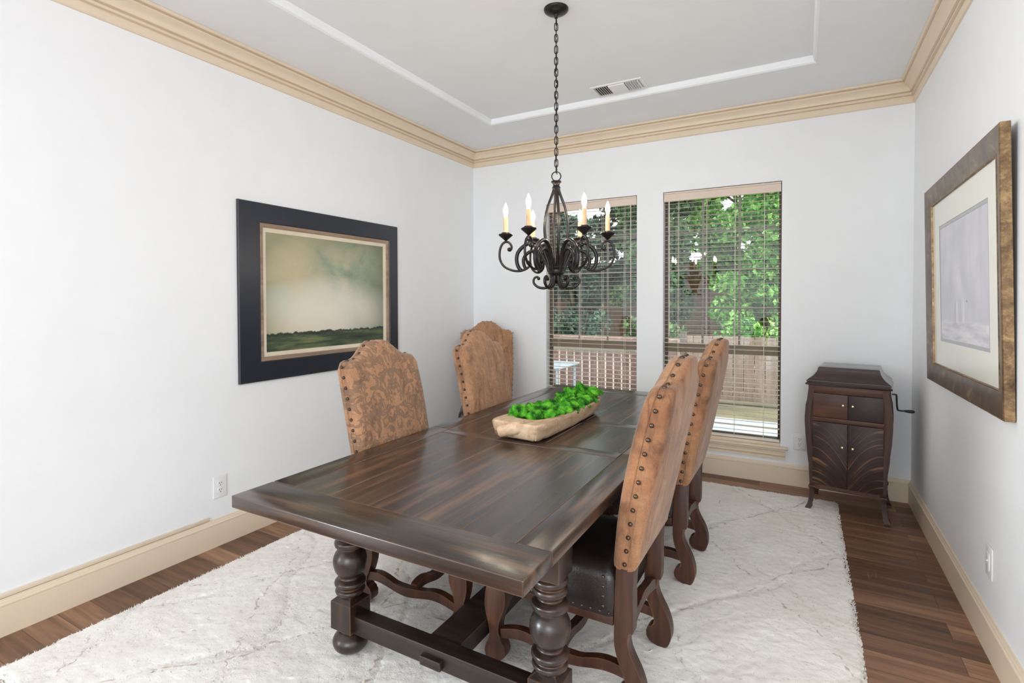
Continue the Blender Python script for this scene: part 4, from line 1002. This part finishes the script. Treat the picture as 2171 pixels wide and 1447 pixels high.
def tree(loc, c, z0, z1, n, size, mat, label, seed, lean=0.0, tr=.09):
    """trunk and limbs plus a crown reaching from z0 to z1 with half width about 1.2 c"""
    root = empty('garden_tree', loc, 0, label, 'tree', 'garden trees'); rr = random.Random(seed); h = z1
    def ax(z): return Vector((lean*(z-h*.55), .03*math.sin(z*2), z))
    b = MB(); b.tube([ax(h*.8*k/16) for k in range(17)], [tr*(1-.045*k) for k in range(17)], 10); b.build('trunk', MT['bark'], root, 60)
    for k in range(7):
        z = z0+(z1-z0)*(.02+.1*k); a = k*2.4+rr.random(); p = ax(z); q = p+Vector((math.cos(a)*c*.8, math.sin(a)*c*.5, c*.45))
        b = MB(); b.tube(spline([p, (p+q)/2+Vector((0, 0, .1)), q], 4), [tr*.36*(1-.09*i) for i in range(9)], 6); b.build('branch', MT['bark'], root, 60)
    blobs = []
    for k in range(44):
        z = z0+.2*c+(z1-z0-.4*c)*(k+rr.random())/44; p = ax(z); blobs.append((p.x+rr.uniform(-1, 1)*c*.75, p.y+rr.uniform(-1, 1)*c*.5, z, c*rr.uniform(.28, .45), c*rr.uniform(.25, .4), c*rr.uniform(.2, .36)))
    leaves('foliage', blobs, n, size, mat, root, seed); return root
tree((2.35, 7.0, GZ), .95, 1.0, 5.3, 15000, .14, MT['leaf_bright'], 'bright green leafy tree outside the window near the phonograph', 1)
tree((.10, 7.0, GZ), .90, .9, 5.3, 15000, .14, MT['leaf_mid'], 'mid green tree seen across both windows, behind the pier between them', 6)
tree((-2.05, 7.0, GZ), .85, .9, 5.2, 13000, .14, MT['leaf_dark'], 'dark grey-green tree with a leaning trunk outside the window behind the chandelier', 2, -.22, .08)
tree((1.5, 9.6, GZ), 1.15, 2.2, 6.6, 13000, .16, MT['leaf_bright'], 'tall tree rising in the second row, behind the bright leafy tree', 4)
tree((-1.3, 9.6, GZ), 1.05, 1.6, 6.6, 13000, .16, MT['leaf_dark'], 'tall dark tree in the second row, behind the mid green tree', 3)
tree((-4.0, 9.6, GZ), 1.1, 1.6, 6.6, 13000, .16, MT['leaf_dark'], 'tall dark tree in the second row, behind the leaning trunk', 5)
def shrub(loc, r, h, n, size, mat, label, seed):
    root = empty('garden_shrub', loc, 0, label, 'shrub', 'garden shrubs'); rr = random.Random(seed)
    for k in range(6):
        a = k*1.05+rr.random()*.5; b = MB(); b.tube(spline([(0, 0, 0), (math.cos(a)*r*.3, math.sin(a)*r*.2, h*.5), (math.cos(a)*r*.6, math.sin(a)*r*.4, h*.85)], 4), .012, 6); b.build('stem', MT['bark'], root, 60)
    blobs = [(rr.uniform(-.65, .65)*r, rr.uniform(-.3, .3)*r, h*rr.uniform(.35, .8), r*.36, r*.28, h*.2) for _ in range(10)]
    leaves('foliage', blobs, n, size, mat, root, seed)
shrub((2.15, 5.25, GZ), .75, 1.45, 1100, .11, MT['leaf_bright'], 'bright leafy shrub just behind the low board fence', 21)
shrub((3.75, 5.25, GZ), .75, 1.5, 1000, .11, MT['leaf_mid'], 'mid-green shrub behind the board fence, nearer the phonograph', 22)
shrub((-1.0, 5.3, GZ), .8, 1.6, 1500, .11, MT['leaf_dark'], 'dark green shrub behind the brick wall, beside the leaning trunk', 23)
shrub((.55, 5.3, GZ), .7, 1.4, 1200, .10, MT['leaf_mid'], 'rounded green shrub behind the end of the brick wall', 24)
